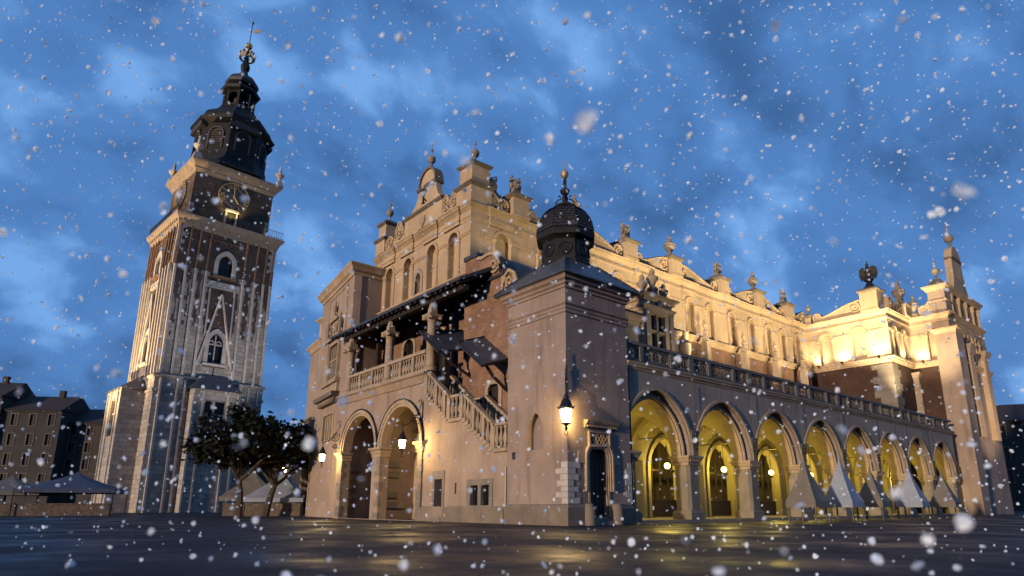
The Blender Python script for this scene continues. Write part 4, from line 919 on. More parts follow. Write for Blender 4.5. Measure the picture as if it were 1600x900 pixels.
m = MB(); m.prism([(1.9, 7.75), (6.3, 7.75), (6.6, 8.05), (1.6, 8.05)], BF, -.55, .05); m.prism([(2.2, 7.4), (6.0, 7.4), (6.3, 7.75), (1.9, 7.75)], BF, -.32, .05); m.build('corbel_ledge', 'stone_sill', WN)
for i in range(14): MB().prism([(2.3+i*.27, 7.5), (2.42+i*.27, 7.5), (2.42+i*.27, 7.68), (2.3+i*.27, 7.68)], BF, -.42, -.3).build('dentil', 'stone_trim', WN, smooth=False)
m = MB(); m.prism([(1.9, 11.9), (5.4, 11.9), (5.6, 12.15), (1.7, 12.15)], BF, -.35, .05); m.prism([(2.5, 12.15), (4.8, 12.15), (4.6, 13.3), (2.7, 13.3)], BF, -.12, .05); m.prism([(2.4, 13.3), (4.9, 13.3), (3.65, 13.75)], BF, -.28, .05); m.build('pediment', 'stone_trim', WN)
for u, zz, s_ in ((2.1, 12.15, .8), (5.2, 12.15, .8), (3.65, 13.7, .62), (2.95, 12.15, .5), (4.35, 12.15, .5)):
    p = BF(u, zz, -.18); inst('urn', URN, WN, p, 0, (s_*.6, s_*.6, s_))
sh_ = MB(); sh_.prism([(3.3, 13.0), (4.0, 13.0), (4.0, 12.7), (3.65, 12.3), (3.3, 12.7)], BF, -.2, -.1); sh_.build('shield', 'stone_trim', WN)
for u in (2.35, 4.95): p = BF(u, 0, -.14); MB().lathe([(.13, 9.0), (.13, 9.15), (.09, 9.2), (.08, 11.5), (.14, 11.65), (.14, 11.9)], (p[0], p[1], 0), 8).build('colonnette', 'stone_trim', WN)
LW = MB().prism([(2.6, 4.95), (5.4, 4.95), (5.4, 6.9), (2.6, 6.9)], BF, -.06, .05, [low]).build('grille_window', 'stone_trim', HALL)
MB().prism(low, BF, .2, .22).build('pane', 'glass_dark', LW)
for i in range(4): u = 3.15+i*.55; MB().prism([(u-.09, 5.05), (u+.09, 5.05), (u+.09, 6.75), (u-.09, 6.75)], BF, .02, .14).build('mullion', 'stone_trim', LW)
# lower wing further left with a pointed passage and a statue pedestal behind it
LWG = MB().prism([(8.0, 0), (11.8, 0), (11.8, 12.7), (8.0, 12.7)], BFm(.18), 0, 4, [arch(10.0, 1.15, .02, 2.6, 2.3, 7)]).build('left_wing', 'plaster_facade', HALL)
MB().prism(ring(10.0, 1.15, 1.42, .02, 2.6, 2.3, 2.65, 7), BF, .08, .3).build('passage_surround', 'stone_trim', LWG)
MB().sweep([BF(11.8, 0, 4)[:2], BF(11.8, 0, .18)[:2], BF(8.0, 0, .18)[:2]], [(-.1, 12.5), (.06, 12.5), (.12, 12.75), (.32, 12.95), (.32, 13.08), (-.1, 13.12)]).build('wing_cornice', 'plaster_cream', LWG)
MB().prism([(9.0, 6.2), (12.1, 6.2), (12.1, 7.15), (9.0, 7.15)], BFm(.18), -.18, .5).build('relief_block', 'stone_grey', LWG)
for zz in (6.2, 7.1): MB().prism([(8.9, zz-.1), (12.2, zz-.1), (12.2, zz+.1), (8.9, zz+.1)], BFm(.18), -.32, .4).build('relief_ledge', 'stone_sill', LWG)
tp = BF(9.9, 0, 2.0)
m = MB(); m.frus(tp[:2], 13.1, 1.3, 15.0, 1.3); TP = m.build('statue_pedestal', 'plaster_cream', HALL, smooth=False)
m = MB(); m.frus(tp[:2], 15.0, 1.32, 15.2, 1.55); m.frus(tp[:2], 15.2, 1.58, 15.32, 1.58); m.build('cap', 'plaster_cream', TP, smooth=False)
inst('mask_figure', MASC, TP, (tp[0]-.4, tp[1]-.8, 15.3), 0, (.9, .9, 1.1))

# ================================================================== LAMPS
def point(name, loc, power, color, parent, radius=.06):
    l = bpy.data.lights.new(name, 'POINT'); l.energy = power; l.color = color; l.shadow_soft_size = radius
    o = bpy.data.objects.new(name, l); COL.objects.link(o); o.location = loc; o.parent = parent; return o
def spot(name, loc, target, power, color, parent, angle=100, blend=.7, radius=.1):
    l = bpy.data.lights.new(name, 'SPOT'); l.energy = power; l.color = color; l.spot_size = radians(angle); l.spot_blend = blend; l.shadow_soft_size = radius
    o = bpy.data.objects.new(name, l); COL.objects.link(o); o.location = loc; o.rotation_euler = (Vector(target)-Vector(loc)).to_track_quat('-Z', 'Y').to_euler(); o.parent = parent; return o
WARM = (1, .66, .25)
def lantern_meshes(k=1.0):
    cap = MB(); cap.lathe([(.20, .30), (.235, .31), (.24, .36), (.20, .42), (.15, .56), (.09, .64), (.10, .68), (.05, .72), (.03, .80)], seg=6)
    for i in range(6): a = i*pi/3; cap.tube([(.235*cos(a), .235*sin(a), .33), (.27*cos(a), .27*sin(a), .40)], .018, 4)
    fr = MB(); fr.lathe([(.10, -.16), (.155, -.14), (.155, -.11), (.10, -.10)], seg=6)
    for i in range(6): a = i*pi/3; fr.tube([(.15*cos(a), .15*sin(a), -.12), (.21*cos(a), .21*sin(a), .32)], .014, 4)
    fr.lathe([(.02, -.34), (.05, -.28), (.03, -.22), (.08, -.15)], seg=8); fr.tube([(.07*cos(t), 0, -.42+.07*sin(t)) for t in [i*pi/5 for i in range(10)]], .012, 4, True)
    gl = MB(); gl.lathe([(.135, -.11), (.195, .31)], seg=6)
    return cap.mesh('cap', 'iron'), fr.mesh('frame', 'iron'), gl.mesh('glass', 'lamp_glass', smooth=False)
CAPL, FRL, GLL = lantern_meshes()
def lantern(name, loc, label, power, sc=1.0, bracket=None, group=None):
    t = thing(name, label, 'lantern', loc, 0, group)
    for nm, me in (('cap', CAPL), ('frame', FRL), ('glass', GLL)): inst(nm, me, t, (0, 0, 0), 0, (sc,)*3)
    point('bulb', (0, 0, .08*sc), power, WARM, t, .09)
    if bracket: bracket().build('bracket', 'iron', t)
    return t
def scroll_bracket(wall_dx, top=1.55):
    m = MB(); dx = wall_dx
    m.tube([(dx, 0, .55), (dx, 0, 2.25)], .03, 5)
    m.tube([(0, 0, .8), (0, 0, 1.02)], .022, 5)
    arm = [(0, 0, 1.02), (.10, 0, 1.05), (.32, 0, 1.15), (.6, 0, 1.38), (.82, 0, 1.72), (dx-.12, 0, 2.1), (dx-.05, 0, 2.3), (dx-.14, 0, 2.42), (dx-.24, 0, 2.34), (dx-.2, 0, 2.26)]
    m.tube(arm, .026, 5); m.tube([(-.02, 0, 1.02), (-.10, 0, 1.08), (-.07, 0, 1.16), (.02, 0, 1.14)], .02, 5)
    for cz, r, st in ((1.35, .30, 0), (.85, .17, pi)):
        m.tube([(dx-.34+p[0]*1.0, 0, p[1]) for p in spiral((0.0, cz), r, 2.0, st, 1)], .024, 5)
    m.tube([(dx, 0, 1.1), (dx-.34+.28, 0, 1.35)], .02, 4); m.tube([(dx, 0, .7), (dx-.3, 0, .75)], .02, 4)
    return m
lantern('wall_lantern', (-1.05, 10.55, 3.55), 'lit iron lantern on a scrolled bracket between the second arch and the stair', 850, 1.0, lambda: scroll_bracket(1.08))
lantern('wall_lantern', (-.95, 20.35, 3.45), 'lit iron lantern on a scrolled bracket beside the corbelled window block', 850, 1.0, lambda: scroll_bracket(1.1))
def corner_br():
    m = MB(); m.tube([(0, 0, .8), (.02, .02, 1.3), (.2, .2, 1.6), (.22, .22, 2.0)], .03, 5); m.tube([(.24, .20, .9), (.24, .20, 2.15)], .035, 5); m.tube([(.25, .21, 2.1), (.26, .22, 2.7)], .015, 5)
    for zz in (1.0, 1.35, 1.7): m.tube([(.02, .02, zz), (.25, .22, zz+.05)], .018, 4)
    m.lathe([(.05, .78), (.08, .84), (.05, .92)], seg=8); return m
lantern('wall_lantern', (-.33, -.30, 3.85), 'lit iron lantern hanging on the corner of the domed pavilion', 640, 1.22, corner_br)
AL_MESH = MB().ell((0, 0, 0), .15, .15, .15, 12, 8).mesh('globe', 'lamp_glass_yellow')
ord_ = ['second', 'third', 'fourth', 'fifth', 'sixth', 'seventh', 'eighth']
for k, cx in enumerate(cents):
    lab = 'glowing globe lamp under the first arcade vault beside the domed pavilion' if k == 0 else 'glowing globe lamp under the %s arcade vault from the domed pavilion' % ord_[k-1]
    t = thing('arcade_lamp', lab, 'lamp', (cx-.55, YB-.55, 2.72), 0, 'lamps under the arcade vaults')
    inst('globe', AL_MESH, t); MB().tube([(0, 0, .14), (0, 0, 1.9)], .012, 5).lathe([(.02, .13), (.07, .14), (.05, .2), (.02, .24)], seg=8).build('hanger', 'iron', t)
    point('bulb', (0, 0, 0), 560, (1, .73, .14), t, .10)
FLOODC = (1, .79, .44)
FBOX = MB(); FBOX.box(-.22, -.12, -.17, .22, .12, .17); FBOX.box(-.26, -.02, -.34, -.23, .04, .05); FBOX.box(.23, -.02, -.34, .26, .04, .05); FBOX.box(-.26, -.05, -.38, .26, .07, -.34)
FBOX = FBOX.mesh('housing', 'iron', smooth=False); FLENS = MB().box(-.19, -.14, -.14, .19, -.122, .14).mesh('lens', 'flood_lens', smooth=False)
def flood(loc, target, power, label, angle=100, col=FLOODC, radius=.12, sc=1.0):
    t = thing('floodlight', label, 'floodlight', loc)
    d = (Vector(target)-Vector(loc)).normalized()
    rz = atan2(d.x, -d.y); tilt = math.asin(d.z)
    for nm, me in (('housing', FBOX), ('lens', FLENS)):
        o = inst(nm, me, t, (0, 0, .38*sc), 0, (sc,)*3); o.rotation_euler = (-tilt if nm == 'lens' else -tilt, 0, rz)
    l = spot('beam', d*.24*sc+Vector((0, 0, .38*sc)), Vector((0, 0, .38*sc))+d*5, power, col, t, angle, .8, radius)
    return t
for i, (x, y, z, pw) in enumerate(((4.6, 5.2, 11.72, 1300), (13.1, 7.0, 11.0, 1500), (14.9, 1.5, 6.66, 10000), (20.3, 1.5, 6.66, 11000), (25.7, 1.5, 6.66, 11000), (31.1, 1.5, 6.66, 11000), (36.5, 1.5, 6.66, 11000))):
    nm = ['behind the scrolled brick wall', 'on the right wing roof of the stair head', 'just past the stair head', 'before the second pinnacle', 'before the third pinnacle', 'before the fourth pinnacle', 'nearest the transept'][i]
    flood((x, y, z), (x+(2.5 if i == 0 else -2 if i == 1 else .8), YA, 17.9 if i > 1 else 17.2), pw, 'black floodlight on the arcade roof %s' % nm, 120 if i < 2 else 66)
flood((11.6, .95, 6.66), (11.2, YD, 11.8), 420, 'black floodlight on the arcade roof before the stair head window', 95)
flood((34.0, 2.2, 6.66), (XT, 4.5, 18.4), 34000, 'black floodlight on the arcade roof aimed at the eagle', 50)
flood((38.5, 1.2, 6.66), (X2, 1.0, 18.4), 16000, 'black floodlight on the arcade roof aimed at the inner transept wall', 60)
zl = ZB+.02
for i, (p, q_, lab) in enumerate((((XT-.62, 9.0), (XT, 9.0), 'small floodlight on the transept ledge beside the hall wall'), ((XT-.62, 6.85), (XT, 6.85), 'small floodlight on the transept ledge between the two niches'), ((XT-.62, 3.7), (XT, 3.7), 'small floodlight on the transept ledge under the eagle'),
        ((XT+2.35, YT-.62), (XT+2.35, YT), 'small floodlight on the short transept return ledge'), ((X2-.62, 1.9), (X2, 1.9), 'small floodlight on the inner transept ledge beside the niche'))):
    tg = (q_[0]+.25*(q_[0]-p[0]), q_[1]+.25*(q_[1]-p[1]), ZB+2.6)
    fl_ = flood((p[0], p[1], zl), tg, 560, lab, 150, (1, .82, .48), .15, .42)
    MB().tube([(0, 0, .02), ((q_[0]-p[0])*.6, (q_[1]-p[1])*.6, -.02)], .04, 5).build('arm', 'iron', fl_)
flood((52.6, -7.0, 0), (52.6, Y3, 16), 5200, 'black ground floodlight before the transept gable', 80, (1, .74, .5))

# ================================================================== TOWN HALL TOWER
TA = radians(5.2); C0 = cam_pt(-.60*72, 72)
TOW = thing('town_hall_tower', 'tall Gothic stone and brick clock tower with black stepped helm roof', 'tower', (C0.x, C0.y, 0), TA)
TW_, TD = 12.05, 10.9
def lean(p): k = .045*max(0, p.z-30); return Vector((p.x+.697*k, p.y-.717*k, p.z))
def TM(): return MB(lean)
F_R, F_L = FY(0), FX(0)
rwin = arch(6.0, .82, 17.9, 20.2, 1.35, 7); rwin2 = arch(6.0, .85, 29.2, 30.7, 1.15, 7)
lwin2 = arch(5.6, .85, 29.2, 30.7, 1.15, 7)
m = TM(); m.prism([(0, 15.6), (TW_, 15.6), (TW_, 34.8), (0, 34.8)], F_R, 0, .8, [rwin, rwin2])
m.prism([(.8, 15.6), (TD, 15.6), (TD, 34.8), (.8, 34.8)], F_L, 0, .8, [lwin2, arch(5.6, .8, 17.9, 20.2, 1.3, 7)])
m.box(TW_-.8, .8, 15.6, TW_, TD, 34.8); m.box(.8, TD-.8, 15.6, TW_-.8, TD, 34.8); m.box(1.5, 1.5, 15.6, TW_-1.5, TD-1.5, 34.7)
BODY = m.build('tower_shaft', 'brick_tower', TOW)
m = MB(); m.box(-.25, -.25, 0, TW_+.25, TD+.25, 15.4); BASE = m.build('tower_base', 'stone_white', TOW)
MB().sweep([(-.25, -.25), (TW_+.25, -.25), (TW_+.25, TD+.25), (-.25, TD+.25)], [(-.3, 15.2), (.05, 15.2), (.22, 15.4), (.22, 15.55), (-.3, 15.85)], True).build('string_course', 'stone_white', BASE)
MB().sweep([(-.25, -.25), (TW_+.25, -.25), (TW_+.25, TD+.25), (-.25, TD+.25)], [(-.3, 13.5), (.04, 13.5), (.16, 13.7), (.16, 13.85), (-.3, 13.95)], True).build('string_course', 'stone_white', BASE)
def hole_free(u, z, wins):
    for c_, w_, za, zb in wins:
        if abs(u-c_) < w_ and za < z < zb: return False
    return True
def strip_stones(F, cs, U, wins, seed):
    rnd = random.Random(seed)
    full = TM()                                      # ashlar rising in ragged courses above the lower stage
    z = 15.7
    while z < 29.6:
        h = .52; m_ = TM(); t = (z-15.7)/13.9
        segs_ = []
        for c_ in cs:
            half = (2.2 if z < 21.0+rnd.uniform(-1.2, 1.2) else .58-.22*t+rnd.uniform(-.16, .16))
            if z > 28.8+rnd.uniform(-.7, .7): continue
            segs_.append((max(0.0, c_-half), min(U, c_+half)))
        segs_.sort(); mg = []
        for a, b in segs_:
            if mg and a < mg[-1][1]+.05: mg[-1] = (mg[-1][0], max(b, mg[-1][1]))
            else: mg.append((a, b))
        for a, b in mg:
            cut = [(a, b)]
            for c_, w_, za, zb in wins:
                if z+h > za and z < zb:
                    nc = []
                    for p, q_ in cut:
                        if q_ <= c_-w_ or p >= c_+w_: nc.append((p, q_))
                        else:
                            if p < c_-w_: nc.append((p, c_-w_))
                            if q_ > c_+w_: nc.append((c_+w_, q_))
                    cut = nc
            for p, q_ in cut:
                if q_-p > .08: full.prism([(p, z), (q_, z), (q_, z+h), (p, z+h)], F, -.07-rnd.uniform(0, .006), .02)
        z += h
    return full
RC = [.25, 1.43, 2.55, 3.78, 8.35, 9.75, 10.95, 11.85]; LC = [.3, 1.4, 2.5, 3.6, 7.4, 8.5, 9.6, 10.6]
wr = [(6.0, 1.35, 17.3, 22.2), (6.0, 1.4, 28.3, 33)]; wl_ = [(5.6, 1.3, 17.3, 22.2), (5.6, 1.4, 28.3, 33)]
for F, cs, U, wins, sd_ in ((F_R, RC, TW_, wr, 3), (F_L, LC, TD, wl_, 5)):
    strip_stones(F, cs, U, wins, sd_).build('ashlar_facing', 'stone_white', TOW, smooth=False)['kind'] = 'stuff'
    for c_ in cs:
        c2 = min(max(c_, .16), U-.16)
        st = TM(); st.prism([(c2-.13, 15.8), (c2+.13, 15.8), (c2+.13, 29.2), (c2-.13, 29.2)], F, -.34, .0); st.build('pilaster_strip', 'stone_tooth', TOW, smooth=False)
        st = TM(); st.prism([(c2-.09, 29.2), (c2+.09, 29.2), (c2+.09, 34.5), (c2-.09, 34.5)], F, -.20, .0); st.build('brick_strip', 'brick_red', TOW, smooth=False)
    cu_ = 6.0 if F is F_R else 5.6
    for z0_, z1_, w_, nm in ((17.9, 20.2, .82, 'lower_window'), (29.2, 30.7, .85, 'upper_window')):
        ri = 1.35 if w_ == .82 else 1.15
        m = TM(); m.prism(ring(cu_, w_, w_+.5, z0_-.25, z1_, ri, ri+.62, 7), F, -.18, .12); wn_ = m.build(nm, 'stone_tooth', TOW)
        m = TM(); m.prism(arch(cu_, w_+.02, z0_-.1, z1_, ri+.02, 7), F, .42, .48); m.build('pane', 'glass_dark', wn_)
        if w_ == .82:
            m = TM(); m.prism([(cu_-.07, z0_), (cu_+.07, z0_), (cu_+.07, z1_+1.2), (cu_-.07, z1_+1.2)], F, .2, .4); m.prism([(cu_-.8, z1_-.1), (cu_+.8, z1_-.1), (cu_+.8, z1_+.06), (cu_-.8, z1_+.06)], F, .22, .38)
            for s_ in (-1, 1): m.prism([(p[0], p[1]) for p in ring(cu_+s_*.42, .34, .44, z1_-.1, z1_-.1, .5, .62, 5)], F, .2, .4)
            m.build('tracery', 'stone_tooth', wn_)
        m = TM(); m.prism([(cu_-w_-.6, z0_-.5), (cu_+w_+.6, z0_-.5), (cu_+w_+.5, z0_-.22), (cu_-w_-.5, z0_-.22)], F, -.35, .1); m.build('sill', 'brick_red' if nm[0] == 'u' else 'stone_tooth', wn_)
    for s_ in (-1, 1):       # steep gable over the lower window
        m = TM(); m.tube([F(cu_+s_*2.05, 17.2, -.22), F(cu_, 26.6, -.22)], .15, 5); m.build('gable_rib', 'stone_tooth', TOW)
    m = TM(); m.prism([(cu_-2.0, 27.3), (cu_+2.0, 27.3), (cu_+2.0, 28.2), (cu_-2.0, 28.2)], F, -.15, .0); m.build('tracery_band', 'stone_tooth', TOW)
    for i in range(4):
        m = TM(); m.tube([F(cu_-1.5+i+.38*cos(t), 27.75+.34*sin(t), -.17) for t in [k*pi/6 for k in range(12)]], .06, 4, True); m.build('band_ring', 'stone_tooth', TOW)
    for s_ in (-1, 1): m = TM(); m.prism([(cu_+s_*1.5-.1, 21), (cu_+s_*1.5+.1, 21), (cu_+s_*1.5+.1, 27.3), (cu_+s_*1.5-.1, 27.3)], F, -.24, 0); m.build('pilaster_strip', 'stone_tooth', TOW)
    for i in range(7): m = TM(); m.prism([(p[0], p[1]) for p in ring(cu_-2.1+i*.7, .25, .35, 33.3, 33.3, None, None, 4)], F, -.10, .02); m.build('frieze_arch', 'brick_red', TOW)
for (qx, qy) in ((0, 0), (TW_, 0)):
    z = 29.4; i = 0
    while z < 34.4:
        w_ = .85 if i % 2 else .5; m = TM()
        if qx == 0: m.box(-.08, -.08, z, w_, .1, z+.5); m.box(-.085, .1, z, .1, 1.35-w_, z+.5)
        else: m.box(TW_-w_, -.08, z, TW_+.08, .1, z+.5)
        m.build('quoin', 'stone_tooth', TOW, smooth=False); z += .52; i += 1
m = TM(); m.sweep([(0, 0), (TW_, 0), (TW_, TD), (0, TD)], [(-.5, 34.3), (.12, 34.3), (.2, 34.7), (.30, 34.9), (.30, 35.05), (.62, 35.4), (.70, 35.7), (.70, 35.85), (-1.6, 35.95)], True); GC = m.build('gallery_cornice', 'stone_trim', TOW)
for i in range(17): m = TM(); u = .35+i*.71; m.box(u-.14, -.42, 34.75, u+.14, .0, 35.15); m.build('corbel', 'stone_trim', GC, smooth=False)
for i in range(15): m = TM(); u = .4+i*.72; m.box(-.42, u-.14, 34.75, .0, u+.14, 35.15); m.build('corbel', 'stone_trim', GC, smooth=False)
rl = TM()
for a, b in (((-.5, -.5), (TW_+.5, -.5)), ((-.5, -.5), (-.5, TD+.5))):
    for zz in (36.05, 36.9): rl.tube([(a[0], a[1], zz), (b[0], b[1], zz)], .035, 4)
    n = 42
    for i in range(n+1):
        x = a[0]+(b[0]-a[0])*i/n; y = a[1]+(b[1]-a[1])*i/n; rl.tube([(x, y, 35.85), (x, y, 36.95)], .022, 4)
        if i < n: x2 = a[0]+(b[0]-a[0])*(i+.5)/n; y2 = a[1]+(b[1]-a[1])*(i+.5)/n; rl.tube([(x, y, 36.1), (x2, y2, 36.85)], .016, 4)
rl.build('gallery_railing', 'iron', GC)
U0, U1, V0, V1 = .95, 10.95, .95, 9.95
m = TM(); m.box(U0, V0, 35.9, U1, V1, 42.7); CS = m.build('clock_stage', 'brick_tower', TOW)
m = TM(); m.sweep([(U0, V0), (U1, V0), (U1, V1), (U0, V1)], [(-.5, 42.3), (.08, 42.3), (.18, 42.6), (.30, 42.75), (.30, 42.95), (.72, 43.35), (.85, 43.6), (.85, 43.85), (-2, 44.3)], True); m.build('stage_cornice', 'stone_trim', CS)
def clock(F, cu_, cz, r, nm):
    m = TM(); m.prism([(cu_+r*cos(t), cz+r*sin(t)) for t in [i*pi/20 for i in range(40)]], F, -.14, .05); CK = m.build('clock_face', 'clock_plate', TOW)
    for rr, w_ in ((r, .07), (r*.66, .04), (r*.97, .03)): m = TM(); m.tube([F(cu_+rr*cos(t), cz+rr*sin(t), -.16) for t in [i*pi/20 for i in range(40)]], w_, 5, True); m.build('ring', 'gilt_dull', CK)
    num = ['XII', 'I', 'II', 'III', 'IIII', 'V', 'VI', 'VII', 'VIII', 'IX', 'X', 'XI']
    for i, s_ in enumerate(num):
        t = pi/2-i*pi/6 if F is F_R2 else pi/2+i*pi/6; m = TM(); h = r*.25; adv = {'I': .105*r, 'V': .17*r, 'X': .17*r}; W_ = sum(adv[c_] for c_ in s_); x = -W_/2
        sg = 1 if F is F_R2 else -1
        ux = Vector((sin(t), -cos(t)))*sg; uy = Vector((cos(t), sin(t))); o_ = Vector((cu_, cz))+uy*r*.815
        def Q(a, b): p = o_+ux*a+uy*b; return F(p.x, p.y, -.17)
        for c_ in s_:
            w_ = adv[c_]; c0_ = x+w_/2
            if c_ == 'I': m.tube([Q(c0_, -h/2), Q(c0_, h/2)], .032, 4)
            if c_ == 'V': m.tube([Q(c0_-w_*.35, h/2), Q(c0_, -h/2)], .032, 4); m.tube([Q(c0_+w_*.35, h/2), Q(c0_, -h/2)], .024, 4)
            if c_ == 'X': m.tube([Q(c0_-w_*.35, h/2), Q(c0_+w_*.35, -h/2)], .032, 4); m.tube([Q(c0_+w_*.35, h/2), Q(c0_-w_*.35, -h/2)], .024, 4)
            x += w_
        m.build('numeral', 'gilt_dull', CK)
    for ang, L, w_ in ((radians(95), .78*r, .05), (radians(-52), .55*r, .08)):
        a2_ = ang if F is F_R2 else pi-ang; m = TM(); m.tube([F(cu_-.3*cos(a2_), cz-.3*sin(a2_), -.24), F(cu_+L*.7*cos(a2_), cz+L*.7*sin(a2_), -.24), F(cu_+L*cos(a2_), cz+L*sin(a2_), -.24)], [w_, w_*1.3, .01], 5); m.build('hand', 'gilt_dull', CK)
    m = TM(); m.lathe([(.02, 0), (.2, 0), (.2, .1), (.02, .12)], (0, 0, 0), 10) if False else m.ell(F(cu_, cz, -.24), .16, .16, .16, 8, 6); m.build('hub', 'gold', CK)
F_R2, F_L2 = FY(V0), FX(U0)
clock(F_R2, 5.95, 40.35, 1.95, 'front'); clock(F_L2, 5.4, 40.35, 1.95, 'side')
m = TM(); m.box(5.35, V0-.12, 35.95, 6.55, V0+.05, 38.2); dk_ = m.build('gallery_door', 'wood_dark', TOW)
for x in (5.2, 6.55): m = TM(); m.box(x, V0-.22, 35.95, x+.18, V0+.02, 38.2); m.build('jamb', 'stone_tooth', dk_)
m = TM(); m.box(5.1, V0-.45, 38.2, 6.8, V0+.02, 38.45); m.build('door_hood', 'stone_tooth', dk_)
for z in (36.0, 36.6, 37.2, 37.8): m = TM(); m.box(U1-.5-.3*((z*5) % 2 > 1), V0-.05, z, U1+.05, V0+.2, z+.5); m.build('quoin', 'stone_tooth', CS, smooth=False)
for z in (36.0, 36.7, 37.4): m = TM(); m.box(U0-.05, V0-.05, z, U0+.45, V0+.2, z+.6); m.build('quoin', 'stone_tooth', CS, smooth=False)
# helm roof: octagonal belfry, bulb, open lantern, second bulb, spire
hx, hy = 5.95, 5.45; HC = (hx, hy, 0); r8 = pi/8
m = TM(); m.lathe([(6.1, 44.1), (5.4, 44.5), (5.0, 45.3), (4.85, 46.4), (4.75, 46.5), (4.6, 50.9), (4.9, 51.0), (5.4, 51.3), (5.45, 51.5), (4.85, 51.75), (4.9, 52.2), (4.7, 52.7), (4.1, 53.2), (3.35, 53.7), (2.8, 54.3), (2.5, 54.9), (2.6, 55.05), (2.25, 55.3)], HC, 8, r8)
HELM = m.build('helm_roof', 'copper_black', TOW, smooth=False)
for k in range(8):
    a = k*pi/4; nv = Vector((cos(a), sin(a), 0)); t = Vector((-sin(a), cos(a), 0)); rr = 4.68*cos(r8)
    fn = lambda u, v, d: Vector((hx, hy, v))+nv*(rr-d)+t*u
    m = TM(); m.prism(ring(0, .85, 1.05, 47.0, 49.2, None, None, 6), fn, -.16, .05); lv = m.build('louvre_window', 'copper_patina', HELM)
    m = TM(); m.prism(arch(0, .86, 47.0, 49.2, None, 6), fn, -.02, .03); m.build('louvre_back', 'interior_dark', lv)
    for i in range(8): m = TM(); z = 47.15+i*.34; m.prism([(-.8, z), (.8, z), (.8, z+.08), (-.8, z+.08)], fn, -.12, 0); m.build('slat', 'wood_dark', lv, smooth=False)
    if k % 2 == 0:
        m = TM(); m.prism([(-2.1, 50.3), (2.1, 50.3), (2.1, 50.75), (0, 51.9), (-2.1, 50.75)], fn, -.5, .1); m.build('pediment', 'copper_patina', HELM, smooth=False)
    m = TM(); a2_ = a+r8; m.tube([(hx+r*cos(a2_), hy+r*sin(a2_), z) for r, z in ((5.15, 51.5), (4.7, 51.75), (4.75, 52.2), (4.6, 52.7), (4.05, 53.2), (3.35, 53.7), (2.8, 54.3), (2.5, 54.9))], .09, 4); m.build('seam', 'copper_patina', HELM)
    m = TM(); m.tube([(hx+1.95*cos(a2_), hy+1.95*sin(a2_), 55.2), (hx+1.9*cos(a2_), hy+1.9*sin(a2_), 57.8)], .2, 4); m.build('lantern_post', 'copper_black', HELM)
    m = TM(); fn2 = lambda u, v, d: Vector((hx, hy, v))+nv*(1.88*cos(r8)-d)+t*u
    m.prism([(.75, 55.2), (.75, 57.8), (-.75, 57.8), (-.75, 55.2)], fn2, -.05, .1, [arch(0, .5, 55.7, 57.0, None, 5)]); m.build('lantern_arch', 'copper_black', HELM)
m = TM(); m.lathe([(1.0, 55.0), (.7, 56), (.7, 57.6)], HC, 8, r8); m.build('lantern_core', 'interior_dark', HELM)
m = TM(); m.lathe([(2.0, 57.7), (2.5, 57.9), (2.7, 58.2), (2.6, 58.35), (1.5, 58.55), (1.25, 58.8), (1.55, 59.0), (2.15, 59.3), (2.25, 59.7), (2.0, 60.2), (1.5, 60.7), (.9, 61.1), (.55, 61.6), (.42, 62.0)], HC, 8, r8); UPB = m.build('upper_bulb', 'copper_patina', HELM, smooth=False)
m = TM(); m.lathe([(.42, 62.0), (.62, 62.4), (.66, 62.8), (.5, 63.2), (.3, 63.5), (.26, 64.6), (.15, 65.5), (.12, 65.8)], HC, 8); m.build('spire_bulb', 'copper_black', HELM)
m = TM(); m.lathe([(.05, 65.75), (.42, 66.0), (.52, 66.3), (.42, 66.6), (.05, 66.85)], HC, 10); m.build('spire_ball', 'gold', HELM)
m = TM(); m.tube([(hx, hy, 66.8), (hx, hy, 70.2)], .06, 5); m.ell((hx, hy, 70.3), .2, .2, .2, 6, 4); m.build('spire_rod', 'iron', HELM)
m = TM(); m.prism([(.1, 68.8), (.6, 69.1), (1.1, 69.0), (1.5, 69.5), (1.35, 68.9), (1.0, 68.6), (.5, 68.6)], lambda u, v, d: Vector((hx, hy, v))+Vector((.7, -.7, 0))*u+Vector((.7, .7, 0))*d, -.04, .04); m.build('weather_vane', 'gilt_dull', HELM)
m = TM()
for k in range(12):
    a = k*pi/6; rr = .98; m.ell((hx+rr*cos(a), hy+rr*sin(a), 64.3), .2, .2, .16, 6, 4); m.tube([(hx+rr*cos(a), hy+rr*sin(a), 64.35), (hx+(rr+.1)*cos(a), hy+(rr+.1)*sin(a), 64.8), (hx+.7*cos(a), hy+.7*sin(a), 65.3), (hx+.2*cos(a), hy+.2*sin(a), 65.5)], .07, 4); m.ell((hx+(rr+.1)*cos(a), hy+(rr+.1)*sin(a), 64.85), .14, .14, .16, 6, 4)
m.tube([(hx+.95*cos(k*pi/10), hy+.95*sin(k*pi/10), 64.15) for k in range(20)], .12, 5, True); m.build('crown', 'gilt_dull', HELM)
for (x, y) in ((U0-.3, V0-.3), (U1+.4, V0-.3), (U0-.3, V1+.3), (U1+.3, V1+.3)):
    m = TM(); m.frus((x, y), 43.8, .55, 44.6, .35); m.lathe([(.3, 44.6), (.18, 44.9), (.2, 45.1), (.6, 45.5), (.62, 45.7), (.3, 45.85), (.18, 46.1), (.22, 46.4), (.12, 46.6), (.16, 46.8), (.03, 47.1)], (x, y, 0), 10); m.build('corner_urn', 'stone_tooth', TOW)
